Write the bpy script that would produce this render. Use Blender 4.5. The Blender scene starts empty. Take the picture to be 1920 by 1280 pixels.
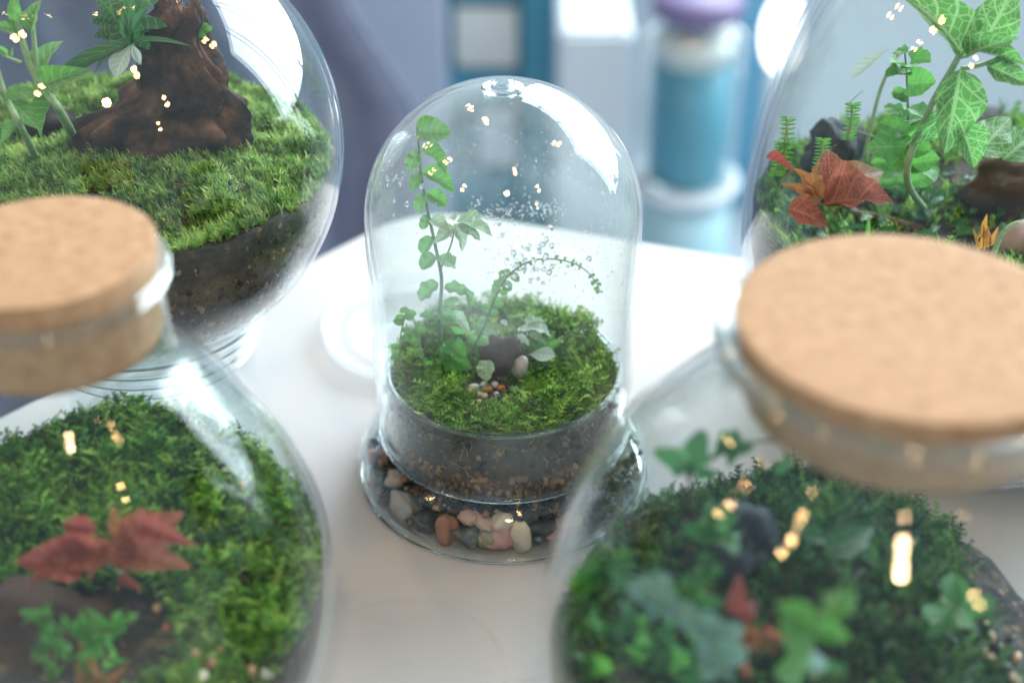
import bpy, bmesh, math, random
import numpy as np
from mathutils import Vector, Matrix, noise
R = math.radians
rng = np.random.default_rng(7)
random.seed(7)
S = bpy.context.scene
COL = S.collection

# ------------------------------------------------------------------ camera
PITCH = R(33.43)
CAM = Vector((.0031, -.4518, .3596))
cd = bpy.data.cameras.new('camera'); co = bpy.data.objects.new('camera', cd); COL.objects.link(co)
co.location = CAM; co.rotation_euler = (R(90) - PITCH, 0, 0)
cd.lens = 50; cd.sensor_width = 36; cd.clip_start = .01; cd.clip_end = 60
cd.dof.use_dof = True; cd.dof.focus_distance = .505; cd.dof.aperture_fstop = 5.2
S.camera = co
# ------------------------------------------------------------------ world, lamps, exposure
W = bpy.data.worlds.new('World'); S.world = W; W.use_nodes = True
bg = W.node_tree.nodes['Background']; bg.inputs[0].default_value = (.58, .77, .92, 1); bg.inputs[1].default_value = .46
S.view_settings.view_transform = 'Standard'; S.view_settings.look = 'None'
S.view_settings.exposure = 0.86; S.view_settings.gamma = 1
cy = S.cycles
cy.use_denoising = True; cy.max_bounces = 14; cy.transparent_max_bounces = 40; cy.transmission_bounces = 10
cy.glossy_bounces = 6; cy.diffuse_bounces = 4; cy.sample_clamp_indirect = 12; cy.caustics_reflective = False; cy.caustics_refractive = True

def window_wall(az, dist, z, panes, w, h, gap, L, col):
    """the shop window behind and to the right of the table: area lamps side by side in one wall"""
    nrm = Vector((math.sin(R(az)), math.cos(R(az)), 0)); side = Vector((nrm.y, -nrm.x, 0))
    for k in range(panes):
        l = bpy.data.lights.new('window_light', 'AREA'); l.shape = 'RECTANGLE'; l.size = w; l.size_y = h
        l.energy = L * w * h * math.pi; l.color = col
        o = bpy.data.objects.new('window_light', l); COL.objects.link(o)
        o.location = nrm * dist + side * ((k - (panes - 1) / 2) * (w + gap)) + Vector((0, 0, z))
        o.rotation_euler = (-nrm).to_track_quat('-Z', 'Y').to_euler()
window_wall(40, 2.1, 1.12, 4, .62, 1.75, .05, 9.0, (.82, .93, 1.0))
# warm bulbs of a light string hanging over the table
for d in ((-.25, .57, .77), (.125, -.36, .92), (.49, .14, .85), (-.56, -.06, .83), (.61, .54, .58), (-.15, .3, .95),
          (-.67, .33, .66), (-.72, -.05, .67), (-.45, -.45, .76), (.40, -.48, .77), (.41, -.65, .61)):
    v = Vector(d); v = v * (.85 / v.z)
    for drop_ in (0, .085):                      # two bulbs one under the other on each cord
        l = bpy.data.lights.new('bulb_light', 'POINT'); l.shadow_soft_size = .019; l.energy = .74; l.color = (1, .60, .25)
        o = bpy.data.objects.new('bulb_light', l); COL.objects.link(o); o.location = v - Vector((0, 0, drop_))
# warm fill lamp added behind the camera, standing for the room's warm light
l = bpy.data.lights.new('warm_fill_lamp', 'AREA'); l.shape = 'DISK'; l.size = .14; l.energy = 3.6; l.color = (1, .66, .36)
o = bpy.data.objects.new('warm_fill_lamp', l); COL.objects.link(o); o.location = (.1, -1.3, 1.5)
o.rotation_euler = (Vector((0, 0, 0)) - o.location).to_track_quat('-Z', 'Y').to_euler()

# ------------------------------------------------------------------ helpers
FW = Vector((0, math.cos(PITCH), -math.sin(PITCH))); UP = Vector((0, math.sin(PITCH), math.cos(PITCH)))
FP = 50 / 36 * 1920
def ray(px, py): return FW + Vector((1, 0, 0)) * ((px - 960) / FP) - UP * ((py - 640) / FP)
def at(px, py, Y):
    v = ray(px, py); return CAM + v * ((Y - CAM.y) / v.y)
def on_cyl(px, py, c, r, front=True):
    v = ray(px, py); ox, oy = CAM.x - c[0], CAM.y - c[1]
    a = v.x**2 + v.y**2; b = ox * v.x + oy * v.y; q = b * b - a * (ox * ox + oy * oy - r * r)
    if q < 0: return None
    t = (-b - math.sqrt(q)) / a if front else (-b + math.sqrt(q)) / a
    return CAM + v * t
def empty(name, loc, label, cat, group=None):
    o = bpy.data.objects.new(name, None); COL.objects.link(o); o.location = loc; o.empty_display_size = .01
    return tag(o, label, cat, group)
def tag(o, label, cat, group=None):
    o['label'] = label; o['category'] = cat
    if group: o['group'] = group
    return o
def link(name, me, mat=None, parent=None, kind=None):
    o = bpy.data.objects.new(name, me); COL.objects.link(o)
    if mat is not None and not me.materials: me.materials.append(mat)
    if parent is not None:
        o.parent = parent; o.matrix_parent_inverse = Matrix.Translation(-parent.location)
    if kind: o['kind'] = kind
    return o
def mesh(name, V, Fs, smooth=True, uv=None):
    me = bpy.data.meshes.new(name); me.from_pydata([tuple(map(float, v)) for v in V], [], Fs); me.update()
    if smooth: me.polygons.foreach_set('use_smooth', [True] * len(me.polygons))
    if uv is not None:
        l = me.uv_layers.new(name='UVMap'); idx = np.empty(len(me.loops), np.int32); me.loops.foreach_get('vertex_index', idx)
        l.data.foreach_set('uv', np.asarray(uv, np.float32)[idx].ravel())
    return me
def tri_mesh(name, V, T, tint=None, smooth=False, mats=None, mi=None):
    V = np.asarray(V, np.float32); T = np.asarray(T, np.int32)
    me = bpy.data.meshes.new(name); me.vertices.add(len(V)); me.vertices.foreach_set('co', V.ravel())
    me.loops.add(T.size); me.loops.foreach_set('vertex_index', T.ravel())
    me.polygons.add(len(T)); me.polygons.foreach_set('loop_start', np.arange(0, T.size, 3, dtype=np.int32))
    me.polygons.foreach_set('loop_total', np.full(len(T), 3, np.int32))
    if mats:
        for m in mats: me.materials.append(m)
    if mi is not None: me.polygons.foreach_set('material_index', np.asarray(mi, np.int32))
    me.polygons.foreach_set('use_smooth', np.full(len(T), smooth))
    if tint is not None:
        a = me.attributes.new('tint', 'FLOAT', 'POINT'); a.data.foreach_set('value', np.asarray(tint, np.float32))
    me.update(calc_edges=True); me.validate(); return me
def lathe(name, prof, seg=96, closed=True, wob=0):
    """revolve a profile [(r, z)...]; closed = the profile is a loop (a shell of real thickness)"""
    V, Fs = [], []; n = len(prof)
    for k in range(seg):
        a = 2 * math.pi * k / seg
        for r, z in prof: V.append((max(r, 1e-5) * math.cos(a), max(r, 1e-5) * math.sin(a), z))
    for k in range(seg):
        k2 = (k + 1) % seg
        for i in range(n if closed else n - 1):
            j = (i + 1) % n; Fs.append((k * n + i, k2 * n + i, k2 * n + j, k * n + j))
    me = mesh(name, V, Fs)
    bm = bmesh.new(); bm.from_mesh(me); bmesh.ops.remove_doubles(bm, verts=bm.verts, dist=3e-5)
    bmesh.ops.recalc_face_normals(bm, faces=bm.faces); bm.to_mesh(me); bm.free(); return me
def smooth_prof(pts, n=5):
    """Catmull-Rom through the profile points"""
    P = [pts[0]] + list(pts) + [pts[-1]]; out = []
    for i in range(1, len(P) - 2):
        p0, p1, p2, p3 = [np.array(q, float) for q in P[i - 1:i + 3]]
        for k in range(n):
            t = k / n; out.append(tuple(.5 * (2 * p1 + (p2 - p0) * t + (2 * p0 - 5 * p1 + 4 * p2 - p3) * t * t + (3 * p1 - p0 - 3 * p2 + p3) * t**3)))
    out.append(tuple(pts[-1])); return [(max(r, 0), z) for r, z in out]
def shell(outer, th):
    """inner wall offset from the outer profile"""
    o = np.array(outer); d = np.gradient(o, axis=0); nrm = np.stack([-d[:, 1], d[:, 0]], 1)
    nrm /= np.linalg.norm(nrm, axis=1)[:, None] + 1e-9
    i = o + nrm * th; i[:, 0] = np.maximum(i[:, 0], 0)
    return [tuple(q) for q in o] + [tuple(q) for q in i[::-1]]
def torus_me(name, Rr, r, z, seg=96, n=14, sq=1.0):
    return lathe(name, [(Rr + r * math.cos(2 * math.pi * k / n), z + sq * r * math.sin(2 * math.pi * k / n)) for k in range(n)], seg)
def tube(name, pts, radii, n=8):
    pts = [Vector(p) for p in pts]; V, Fs = [], []
    if not hasattr(radii, '__len__'): radii = [radii] * len(pts)
    ref = Vector((.31, .2, .93))
    for i, p in enumerate(pts):
        t = (pts[min(i + 1, len(pts) - 1)] - pts[max(i - 1, 0)]).normalized()
        a = t.cross(ref).normalized() if abs(t.dot(ref)) < .97 else t.cross(Vector((1, 0, 0))).normalized()
        b = t.cross(a)
        for k in range(n):
            w = 2 * math.pi * k / n; V.append(p + (a * math.cos(w) + b * math.sin(w)) * radii[i])
    for i in range(len(pts) - 1):
        for k in range(n):
            k2 = (k + 1) % n; Fs.append((i * n + k, i * n + k2, (i + 1) * n + k2, (i + 1) * n + k))
    Fs.append(tuple(range(n))[::-1]); Fs.append(tuple((len(pts) - 1) * n + k for k in range(n)))
    return mesh(name, V, Fs)
def spline(pts, n=6):
    pts = [Vector(p) for p in pts]; P = [pts[0]] + pts + [pts[-1]]; out = []
    for i in range(1, len(P) - 2):
        for k in range(n):
            t = k / n; p0, p1, p2, p3 = P[i - 1:i + 3]
            out.append(.5 * (2 * p1 + (p2 - p0) * t + (2 * p0 - 5 * p1 + 4 * p2 - p3) * t * t + (3 * p1 - p0 - 3 * p2 + p3) * t**3))
    return out + [pts[-1]]
def box(name, c, s, bev=.004, mat=None, parent=None):
    bm = bmesh.new(); bmesh.ops.create_cube(bm, size=1)
    for v in bm.verts: v.co = Vector((v.co.x * s[0], v.co.y * s[1], v.co.z * s[2])) + Vector(c)
    bmesh.ops.bevel(bm, geom=bm.edges[:], offset=bev, segments=2, affect='EDGES')
    me = bpy.data.meshes.new(name); bm.to_mesh(me); bm.free(); return link(name, me, mat, parent)

# ------------------------------------------------------------------ materials
def new_mat(name):
    m = bpy.data.materials.new(name); m.use_nodes = True; nt = m.node_tree; nt.nodes.clear()
    out = nt.nodes.new('ShaderNodeOutputMaterial'); return m, nt, out
def N(nt, t, **kw):
    n = nt.nodes.new('ShaderNode' + t)
    for k, v in kw.items(): setattr(n, k, v)
    return n
def math_n(nt, op, a, b=None, clamp=False):
    n = N(nt, 'Math', operation=op, use_clamp=clamp)
    for i, v in enumerate((a, b)):
        if v is None: continue
        if isinstance(v, (int, float)): n.inputs[i].default_value = v
        else: nt.links.new(v, n.inputs[i])
    return n.outputs[0]
def mixc(nt, f, a, b):
    n = N(nt, 'Mix', data_type='RGBA')
    for i, v in ((0, f), (6, a), (7, b)):
        if isinstance(v, (tuple, list)): n.inputs[i].default_value = tuple(v)[:3] + (1,)
        elif isinstance(v, (int, float)): n.inputs[i].default_value = v
        else: nt.links.new(v, n.inputs[i])
    return n.outputs[2]
def noise_n(nt, scale, detail=4, rough=.55, coords='Object', vec=None):
    n = N(nt, 'TexNoise'); n.inputs['Scale'].default_value = scale; n.inputs['Detail'].default_value = detail; n.inputs['Roughness'].default_value = rough
    if vec is None:
        tc = N(nt, 'TexCoord'); vec = tc.outputs[coords]
    nt.links.new(vec, n.inputs['Vector']); return n
def ramp(nt, fac, stops):
    r = N(nt, 'ValToRGB'); cr = r.color_ramp
    while len(cr.elements) < len(stops): cr.elements.new(.5)
    for e, (p, c) in zip(cr.elements, stops): e.position = p; e.color = tuple(c)[:3] + (1,)
    nt.links.new(fac, r.inputs[0]); return r.outputs[0]
def bump(nt, h, strength, dist=.002):
    b = N(nt, 'Bump'); b.inputs['Strength'].default_value = strength; b.inputs['Distance'].default_value = dist
    nt.links.new(h, b.inputs['Height']); return b.outputs[0]
def principled(name, col, rough=.5, stops=None, scale=50, detail=5, bmp=0, bdist=.001, bscale=None, spec=.5, coat=0, coords='Object'):
    m, nt, out = new_mat(name); p = N(nt, 'BsdfPrincipled'); p.inputs['Roughness'].default_value = rough
    p.inputs['Specular IOR Level'].default_value = spec; p.inputs['Coat Weight'].default_value = coat
    p.inputs['Base Color'].default_value = tuple(col)[:3] + (1,)
    if stops:
        nz = noise_n(nt, scale, detail, coords=coords); nt.links.new(ramp(nt, nz.outputs[0], stops), p.inputs['Base Color'])
    if bmp:
        nb = noise_n(nt, bscale or scale, 6, .65, coords=coords); nt.links.new(bump(nt, nb.outputs[0], bmp, bdist), p.inputs['Normal'])
    nt.links.new(p.outputs[0], out.inputs[0]); return m
def glass_shell(name, tint=(.965, .985, .985), fog=0, fogscale=60, f0=.025, fogz=-1, fogtop=9):
    """thin-walled clear glass: straight-through transmission plus Fresnel reflection on each face; fog = condensation"""
    m, nt, out = new_mat(name)
    lw = N(nt, 'LayerWeight'); lw.inputs['Blend'].default_value = .5
    f = math_n(nt, 'ADD', math_n(nt, 'MULTIPLY', math_n(nt, 'POWER', lw.outputs['Facing'], 4.2), .93), f0, True)
    tr = N(nt, 'BsdfTransparent'); tr.inputs[0].default_value = tuple(tint) + (1,)
    gl = N(nt, 'BsdfGlossy'); gl.inputs['Roughness'].default_value = 0.0; gl.inputs[0].default_value = (1, 1, 1, 1)
    nw = noise_n(nt, 14, 2); nt.links.new(bump(nt, nw.outputs[0], .012, .004), gl.inputs['Normal'])
    base = tr.outputs[0]
    if fog:
        gz = N(nt, 'NewGeometry'); sz = N(nt, 'SeparateXYZ'); nt.links.new(gz.outputs['Position'], sz.inputs[0])
        hz = math_n(nt, 'MULTIPLY', math_n(nt, 'SUBTRACT', sz.outputs[2], fogz), 45, True)
        hz = math_n(nt, 'MULTIPLY', hz, math_n(nt, 'MULTIPLY', math_n(nt, 'SUBTRACT', fogtop, sz.outputs[2]), 45, True))
        tl = N(nt, 'BsdfTranslucent'); tl.inputs[0].default_value = (.85, .92, .95, 1)
        df = N(nt, 'BsdfDiffuse'); df.inputs[0].default_value = (.85, .92, .95, 1)
        a = N(nt, 'MixShader'); a.inputs[0].default_value = .5; nt.links.new(tl.outputs[0], a.inputs[1]); nt.links.new(df.outputs[0], a.inputs[2])
        big = noise_n(nt, 22, 3); fine = noise_n(nt, fogscale * 14, 3, .7)
        q = math_n(nt, 'MULTIPLY', math_n(nt, 'MULTIPLY', math_n(nt, 'SUBTRACT', big.outputs[0], .34, True), 3.2, True), fog)
        q = math_n(nt, 'MULTIPLY', q, math_n(nt, 'MULTIPLY', fine.outputs[0], 1.7), True)
        q = math_n(nt, 'MULTIPLY', q, hz)
        mx = N(nt, 'MixShader'); nt.links.new(q, mx.inputs[0]); nt.links.new(tr.outputs[0], mx.inputs[1]); nt.links.new(a.outputs[0], mx.inputs[2])
        base = mx.outputs[0]
    mx = N(nt, 'MixShader'); nt.links.new(f, mx.inputs[0]); nt.links.new(base, mx.inputs[1]); nt.links.new(gl.outputs[0], mx.inputs[2])
    nt.links.new(mx.outputs[0], out.inputs[0]); return m
def solid_glass(name, ior=1.45, col=(.97, .99, .99), rough=0):
    m, nt, out = new_mat(name); p = N(nt, 'BsdfGlass'); p.inputs['IOR'].default_value = ior; p.inputs['Color'].default_value = tuple(col) + (1,)
    p.inputs['Roughness'].default_value = rough; nt.links.new(p.outputs[0], out.inputs[0]); return m
def leaf_mat(name, base, base2=None, vein=None, net=0, side=0, rough=.38, trans=.35, vw=.05, mid=.06, hair=0):
    m, nt, out = new_mat(name); base2 = base2 or tuple(c * .6 for c in base)
    uvn = N(nt, 'UVMap'); sx = N(nt, 'SeparateXYZ'); nt.links.new(uvn.outputs[0], sx.inputs[0])
    u, v = sx.outputs[0], math_n(nt, 'ABSOLUTE', sx.outputs[1])
    nz = noise_n(nt, 160, 4); c = mixc(nt, math_n(nt, 'MULTIPLY', math_n(nt, 'SUBTRACT', nz.outputs[0], .3, True), 2.2, True), base2, base)
    vein_f = None
    if vein:
        vein_f = math_n(nt, 'LESS_THAN', v, mid)
        if side:
            fr = math_n(nt, 'FRACT', math_n(nt, 'MULTIPLY', math_n(nt, 'SUBTRACT', u, math_n(nt, 'MULTIPLY', v, .28)), side))
            s = math_n(nt, 'LESS_THAN', math_n(nt, 'ABSOLUTE', math_n(nt, 'SUBTRACT', fr, .5)), vw * 1.5); vein_f = math_n(nt, 'MAXIMUM', vein_f, s)
        if net:
            vo = N(nt, 'TexVoronoi', feature='DISTANCE_TO_EDGE'); vo.inputs['Scale'].default_value = net
            mp = N(nt, 'Mapping'); mp.inputs['Scale'].default_value = (1, .5, 1); nt.links.new(uvn.outputs[0], mp.inputs[0]); nt.links.new(mp.outputs[0], vo.inputs['Vector'])
            s = math_n(nt, 'MULTIPLY', math_n(nt, 'LESS_THAN', vo.outputs['Distance'], vw), .75); vein_f = math_n(nt, 'MAXIMUM', vein_f, s)
        c = mixc(nt, vein_f, c, vein)
    p = N(nt, 'BsdfPrincipled'); p.inputs['Roughness'].default_value = rough; nt.links.new(c, p.inputs['Base Color'])
    if hair: p.inputs['Sheen Weight'].default_value = hair; p.inputs['Sheen Roughness'].default_value = .5
    h = vein_f if vein_f is not None else math_n(nt, 'LESS_THAN', v, .06)
    nt.links.new(bump(nt, math_n(nt, 'SUBTRACT', nz.outputs[0], math_n(nt, 'MULTIPLY', h, .6)), .35, .0006), p.inputs['Normal'])
    t = N(nt, 'BsdfTranslucent'); nt.links.new(mixc(nt, .6, c, tuple(min(1, q * 1.6 + .02) for q in base)), t.inputs[0])
    mx = N(nt, 'MixShader'); mx.inputs[0].default_value = trans; nt.links.new(p.outputs[0], mx.inputs[1]); nt.links.new(t.outputs[0], mx.inputs[2])
    nt.links.new(mx.outputs[0], out.inputs[0]); return m
def moss_mat(name, dark, mid, light, trans=.45):
    m, nt, out = new_mat(name); a = N(nt, 'Attribute', attribute_name='tint')
    nz = noise_n(nt, 70, 3); f = math_n(nt, 'ADD', math_n(nt, 'MULTIPLY', a.outputs['Fac'], .65), math_n(nt, 'MULTIPLY', math_n(nt, 'SUBTRACT', nz.outputs[0], .22), .7), True)
    c = ramp(nt, f, [(.1, dark), (.5, mid), (.92, light)])
    p = N(nt, 'BsdfPrincipled'); p.inputs['Roughness'].default_value = .45; nt.links.new(c, p.inputs['Base Color'])
    t = N(nt, 'BsdfTranslucent'); nt.links.new(c, t.inputs[0])
    mx = N(nt, 'MixShader'); mx.inputs[0].default_value = trans; nt.links.new(p.outputs[0], mx.inputs[1]); nt.links.new(t.outputs[0], mx.inputs[2])
    nt.links.new(mx.outputs[0], out.inputs[0]); return m
def soil_mat(name, layers, z0, z1, speck=(.30, .22, .18)):
    """stratified fill: layers [(height 0..1, colour)] with a wavering border, flecks and crumbs"""
    m, nt, out = new_mat(name); g = N(nt, 'NewGeometry'); sx = N(nt, 'SeparateXYZ'); nt.links.new(g.outputs['Position'], sx.inputs[0])
    n1 = noise_n(nt, 45, 4); n2 = noise_n(nt, 420, 6, .7); vo = N(nt, 'TexVoronoi'); vo.inputs['Scale'].default_value = 330
    tc = N(nt, 'TexCoord'); nt.links.new(tc.outputs['Object'], vo.inputs['Vector'])
    h = math_n(nt, 'DIVIDE', math_n(nt, 'SUBTRACT', sx.outputs[2], z0), z1 - z0)
    h = math_n(nt, 'ADD', h, math_n(nt, 'MULTIPLY', math_n(nt, 'SUBTRACT', n1.outputs[0], .5), .16))
    h = math_n(nt, 'ADD', h, math_n(nt, 'MULTIPLY', math_n(nt, 'SUBTRACT', n2.outputs[0], .5), .12))
    c = ramp(nt, h, layers)
    c = mixc(nt, math_n(nt, 'MULTIPLY', math_n(nt, 'SUBTRACT', n2.outputs[0], .42, True), 2.2, True), mixc(nt, .62, c, (.004, .006, .008)), c)
    n5 = noise_n(nt, 130, 5, .65); c = mixc(nt, math_n(nt, 'MULTIPLY', math_n(nt, 'SUBTRACT', n5.outputs[0], .50, True), 4.5, True), c, mixc(nt, .5, c, (.30, .21, .15)))
    c = mixc(nt, math_n(nt, 'MULTIPLY', math_n(nt, 'SUBTRACT', .46, n5.outputs[0], True), 5, True), c, mixc(nt, .7, c, (.012, .012, .014)))
    sp = math_n(nt, 'GREATER_THAN', N_out(nt, vo.outputs['Color']), .9)
    sp = math_n(nt, 'MULTIPLY', sp, math_n(nt, 'LESS_THAN', vo.outputs['Distance'], .34)); c = mixc(nt, math_n(nt, 'MULTIPLY', sp, .75), c, speck)
    p = N(nt, 'BsdfPrincipled'); p.inputs['Roughness'].default_value = .8; nt.links.new(c, p.inputs['Base Color'])
    nt.links.new(bump(nt, math_n(nt, 'ADD', n2.outputs[0], math_n(nt, 'MULTIPLY', vo.outputs['Distance'], -.5)), .9, .0015), p.inputs['Normal'])
    nt.links.new(p.outputs[0], out.inputs[0]); return m
def N_out(nt, col):
    s = N(nt, 'SeparateColor'); nt.links.new(col, s.inputs[0]); return s.outputs[0]

GLASS = glass_shell('clear_glass')
GLASS_FOG = glass_shell('misted_glass', fog=.15, f0=.025, fogz=.080)
GLASS_WET = glass_shell('wet_glass', fog=.24, fogscale=40, f0=.025, fogz=.0235)
GLASS_JAR = glass_shell('jar_glass', fog=.012, fogscale=20, f0=.02, fogtop=.125)
SOLID = solid_glass('solid_glass'); WATER = solid_glass('water', 1.33, (1, 1, 1))
CORK = principled('cork', (.6, .4, .25), .85, [(.22, (.24, .135, .065)), (.42, (.355, .22, .122)), (.58, (.405, .262, .15)), (.8, (.47, .335, .215))], 260, 8, .5, .0006, 500)
CORK.name = 'cork'
BARK = principled('bark', (.1, .05, .03), .8, [(.32, (.010, .009, .011)), (.50, (.050, .031, .026)), (.64, (.17, .088, .056)), (.80, (.40, .26, .19))], 75, 8, 1, .003, 160)
BARK_PALE = principled('pale_bark', (.2, .13, .09), .8, [(.25, (.04, .02, .014)), (.55, (.16, .085, .055)), (.85, (.34, .22, .16))], 70, 8, 1, .003, 120)
SLATE = principled('dark_rock', (.05, .07, .09), .6, [(.3, (.012, .018, .026)), (.6, (.045, .065, .085)), (.85, (.13, .16, .18))], 70, 8, .8, .002, 120)

# ------------------------------------------------------------------ setting: floor, table, things behind
FZ = -1.0
FLOORM = principled('pale_floor', (.6, .64, .68), .35, [(.3, (.50, .56, .61)), (.7, (.62, .67, .71))], 1.2, 4)
o = link('floor', mesh('floor', [(-9, -4, FZ), (9, -4, FZ), (9, 12, FZ), (-9, 12, FZ)], [(0, 1, 2, 3)], False), FLOORM); o['kind'] = 'structure'

def table():
    root = empty('table', (0, 0, -.026), 'white glossy table top with rounded corner carrying all the terrariums', 'table')
    corner = Vector((-.047, .226, 0)); dl = Vector((-.66, -.75, 0)).normalized(); dr = Vector((.948, -.318, 0)).normalized()
    P = [corner + dl * 1.0 + Vector((0, -.6, 0)), corner + dl * 1.0]
    for k in range(13):
        t = k / 12; a = corner + dl * .034; b = corner + dr * .040
        P.append(a * (1 - t)**2 + corner * (2 * t * (1 - t)) + b * t * t)
    P += [corner + dr * 1.0, corner + dr * 1.0 + Vector((0, -.9, 0))]
    P = P[::-1]; n = len(P); b = .003
    cen = sum(P, Vector()) / n
    V, Fs = [], []
    for z, ins in ((-.026, b), (-.026 + b, 0), (-b, 0), (-b * .3, b * .3), (0, b)):
        for p in P: d = (cen - p).normalized(); V.append((p + d * ins) + Vector((0, 0, z)))
    for k in range(4):
        for i in range(n): Fs.append((k * n + i, k * n + (i + 1) % n, (k + 1) * n + (i + 1) % n, (k + 1) * n + i))
    Fs.append(tuple(range(n))[::-1]); Fs.append(tuple(4 * n + i for i in range(n)))
    m, nt, out = new_mat('white_laminate'); p = N(nt, 'BsdfPrincipled')
    n1 = noise_n(nt, 9, 5); n2 = noise_n(nt, 60, 6, .7)
    c = ramp(nt, n1.outputs[0], [(.3, (.51, .525, .54)), (.6, (.565, .575, .585))])
    c = mixc(nt, math_n(nt, 'MULTIPLY', math_n(nt, 'SUBTRACT', n2.outputs[0], .60, True), 1.2, True), c, (.36, .30, .25))
    tc = N(nt, 'TexCoord'); n3_ = noise_n(nt, 35, 3)
    for cx, cy, rr in ((-.035, -.112, .036), (.012, -.155, .041)):              # dried water rings left by pots
        d = N(nt, 'VectorMath', operation='DISTANCE'); nt.links.new(tc.outputs['Object'], d.inputs[0]); d.inputs[1].default_value = (cx, cy, 0)
        q = math_n(nt, 'LESS_THAN', math_n(nt, 'ABSOLUTE', math_n(nt, 'SUBTRACT', d.outputs['Value'], rr)), .0011)
        q = math_n(nt, 'MULTIPLY', q, math_n(nt, 'MULTIPLY', math_n(nt, 'SUBTRACT', n3_.outputs[0], .42, True), 1.5)); c = mixc(nt, math_n(nt, 'MULTIPLY', q, .45), c, (.32, .27, .21))
    nt.links.new(c, p.inputs['Base Color'])
    nt.links.new(math_n(nt, 'ADD', math_n(nt, 'MULTIPLY', n2.outputs[0], .3), .34), p.inputs['Roughness']); p.inputs['Specular IOR Level'].default_value = .22
    nt.links.new(p.outputs[0], out.inputs[0])
    me = mesh('tabletop', V, Fs, False); bmx = bmesh.new(); bmx.from_mesh(me); bmesh.ops.recalc_face_normals(bmx, faces=bmx.faces); bmx.to_mesh(me); bmx.free()
    link('tabletop', me, m, root)
    ped = link('pedestal', lathe('pedestal', [(0, FZ + .03), (.25, FZ + .03), (.25, FZ + .04), (.04, FZ + .055), (.035, -.03), (.1, -.0275), (0, -.0275)], 40, False), m, root)
    ped.location.y = -.35
table()
WHITEP = principled('white_plastic', (.8, .82, .84), .35)
sc = empty('saucer', (-.040, .098, 0), 'round white saucer lying on the table, half hidden behind the glass dome', 'saucer')
m, nt, out = new_mat('frosted_plastic'); p = N(nt, 'BsdfPrincipled'); p.inputs['Base Color'].default_value = (.83, .85, .87, 1); p.inputs['Roughness'].default_value = .3
t = N(nt, 'BsdfTranslucent'); t.inputs[0].default_value = (.8, .83, .85, 1); mx = N(nt, 'MixShader'); mx.inputs[0].default_value = .35
nt.links.new(p.outputs[0], mx.inputs[1]); nt.links.new(t.outputs[0], mx.inputs[2]); tp_ = N(nt, 'BsdfTransparent'); m2 = N(nt, 'MixShader'); m2.inputs[0].default_value = .72; nt.links.new(mx.outputs[0], m2.inputs[1]); nt.links.new(tp_.outputs[0], m2.inputs[2]); nt.links.new(m2.outputs[0], out.inputs[0]); FROST = m
o = link('plate', lathe('plate', [(0, .001), (.041, .001), (.0435, .003), (.0448, .0075), (.0438, .0085), (.0425, .0055), (.040, .0032), (.034, .0032), (.0332, .0048), (.0322, .0048), (.0314, .003), (0, .003)], 96, False), FROST, None)
o.parent = sc

# -- out of focus, behind the table
TEAL = principled('teal_paint', (.05, .27, .37), .45, [(.3, (.05, .24, .33)), (.7, (.075, .31, .41))], 5)
TEALD = principled('dark_teal', (.02, .13, .19), .5, [(.3, (.03, .14, .20)), (.7, (.06, .21, .28))], 9)
LAV = principled('slate_lavender_cloth', (.2, .2, .32), .85, [(.3, (.115, .135, .20)), (.7, (.20, .215, .31))], 14, 5, .3, .002, 300)
LAVP = principled('pale_lavender', (.36, .42, .60), .6, [(.3, (.40, .45, .56)), (.7, (.47, .51, .61))], 4)
CREAM = principled('cream', (.66, .67, .62), .5, [(.3, (.58, .60, .57)), (.7, (.70, .70, .65))], 6)
GREYW = principled('grey_white', (.55, .60, .64), .5, [(.3, (.60, .65, .69)), (.7, (.70, .74, .77))], 4)
BLUEP = principled('blue_paint', (.12, .36, .52), .5, [(.3, (.10, .32, .48)), (.7, (.15, .40, .56))], 4)
WHITE = principled('white_paint', (.8, .82, .84), .4)

def drape():
    """cloth hanging in folds; the folds follow its slanting right edge"""
    q = [at(px, py, 1.0) for px, py in ((600, -120), (640, 0), (700, 90), (772, 205), (800, 330), (800, 600))][::-1]; DZ = [p.z for p in q]; DX = [p.x for p in q]
    V, Fs = [], []; nu, nv = 150, 24
    for layer in (0, 1):
        for j in range(nv + 1):
            t = j / nv; z = .30 - (.29 - FZ) * t; xr = float(np.interp(z, DZ, DX))
            for i in range(nu + 1):
                s = i / nu
                f = .030 * math.sin(s * 34 + 2.2 * t) + .020 * math.sin(s * 61 + 1 + 3 * t) + .05 * noise.noise(Vector((s * 9, t * 1.6, 4)))
                V.append((-1.1 + (xr + 1.1) * s, 1.0 + f * (.5 + .5 * t) + .16 * max(0, s - .9) ** 1.2 + layer * .006, z))
    w = nu + 1; L = (nv + 1) * w
    for j in range(nv):
        for i in range(nu):
            a = j * w + i; Fs.append((a, a + w, a + w + 1, a + 1)); Fs.append((L + a, L + a + 1, L + a + w + 1, L + a + w))
    for i in range(nu):
        Fs.append((i, i + 1, L + i + 1, L + i)); q = nv * w + i; Fs.append((q, L + q, L + q + 1, q + 1))
    for j in range(nv):
        for i in (0, nu):
            a = j * w + i; Fs.append((a, L + a, L + a + w, a + w))
    tag(link('draped_cloth', mesh('draped_cloth', V, Fs), LAV), 'slate lavender cloth hanging in folds behind the large left bowl', 'cloth')
drape()
def board(name, x0, x1, ytop, Y, th, mat, label, cat):
    a = at(x0, ytop, Y); b = at(x1, ytop, Y)
    return tag(box(name, ((a.x + b.x) / 2, Y + th / 2, (a.z + FZ) / 2), (b.x - a.x, th, a.z - FZ), .004, mat), label, cat)
board('lavender_board', 480, 832, -60, 1.5, .03, LAVP, 'pale lavender upright panel between the draped cloth and teal cabinet', 'panel')
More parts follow.
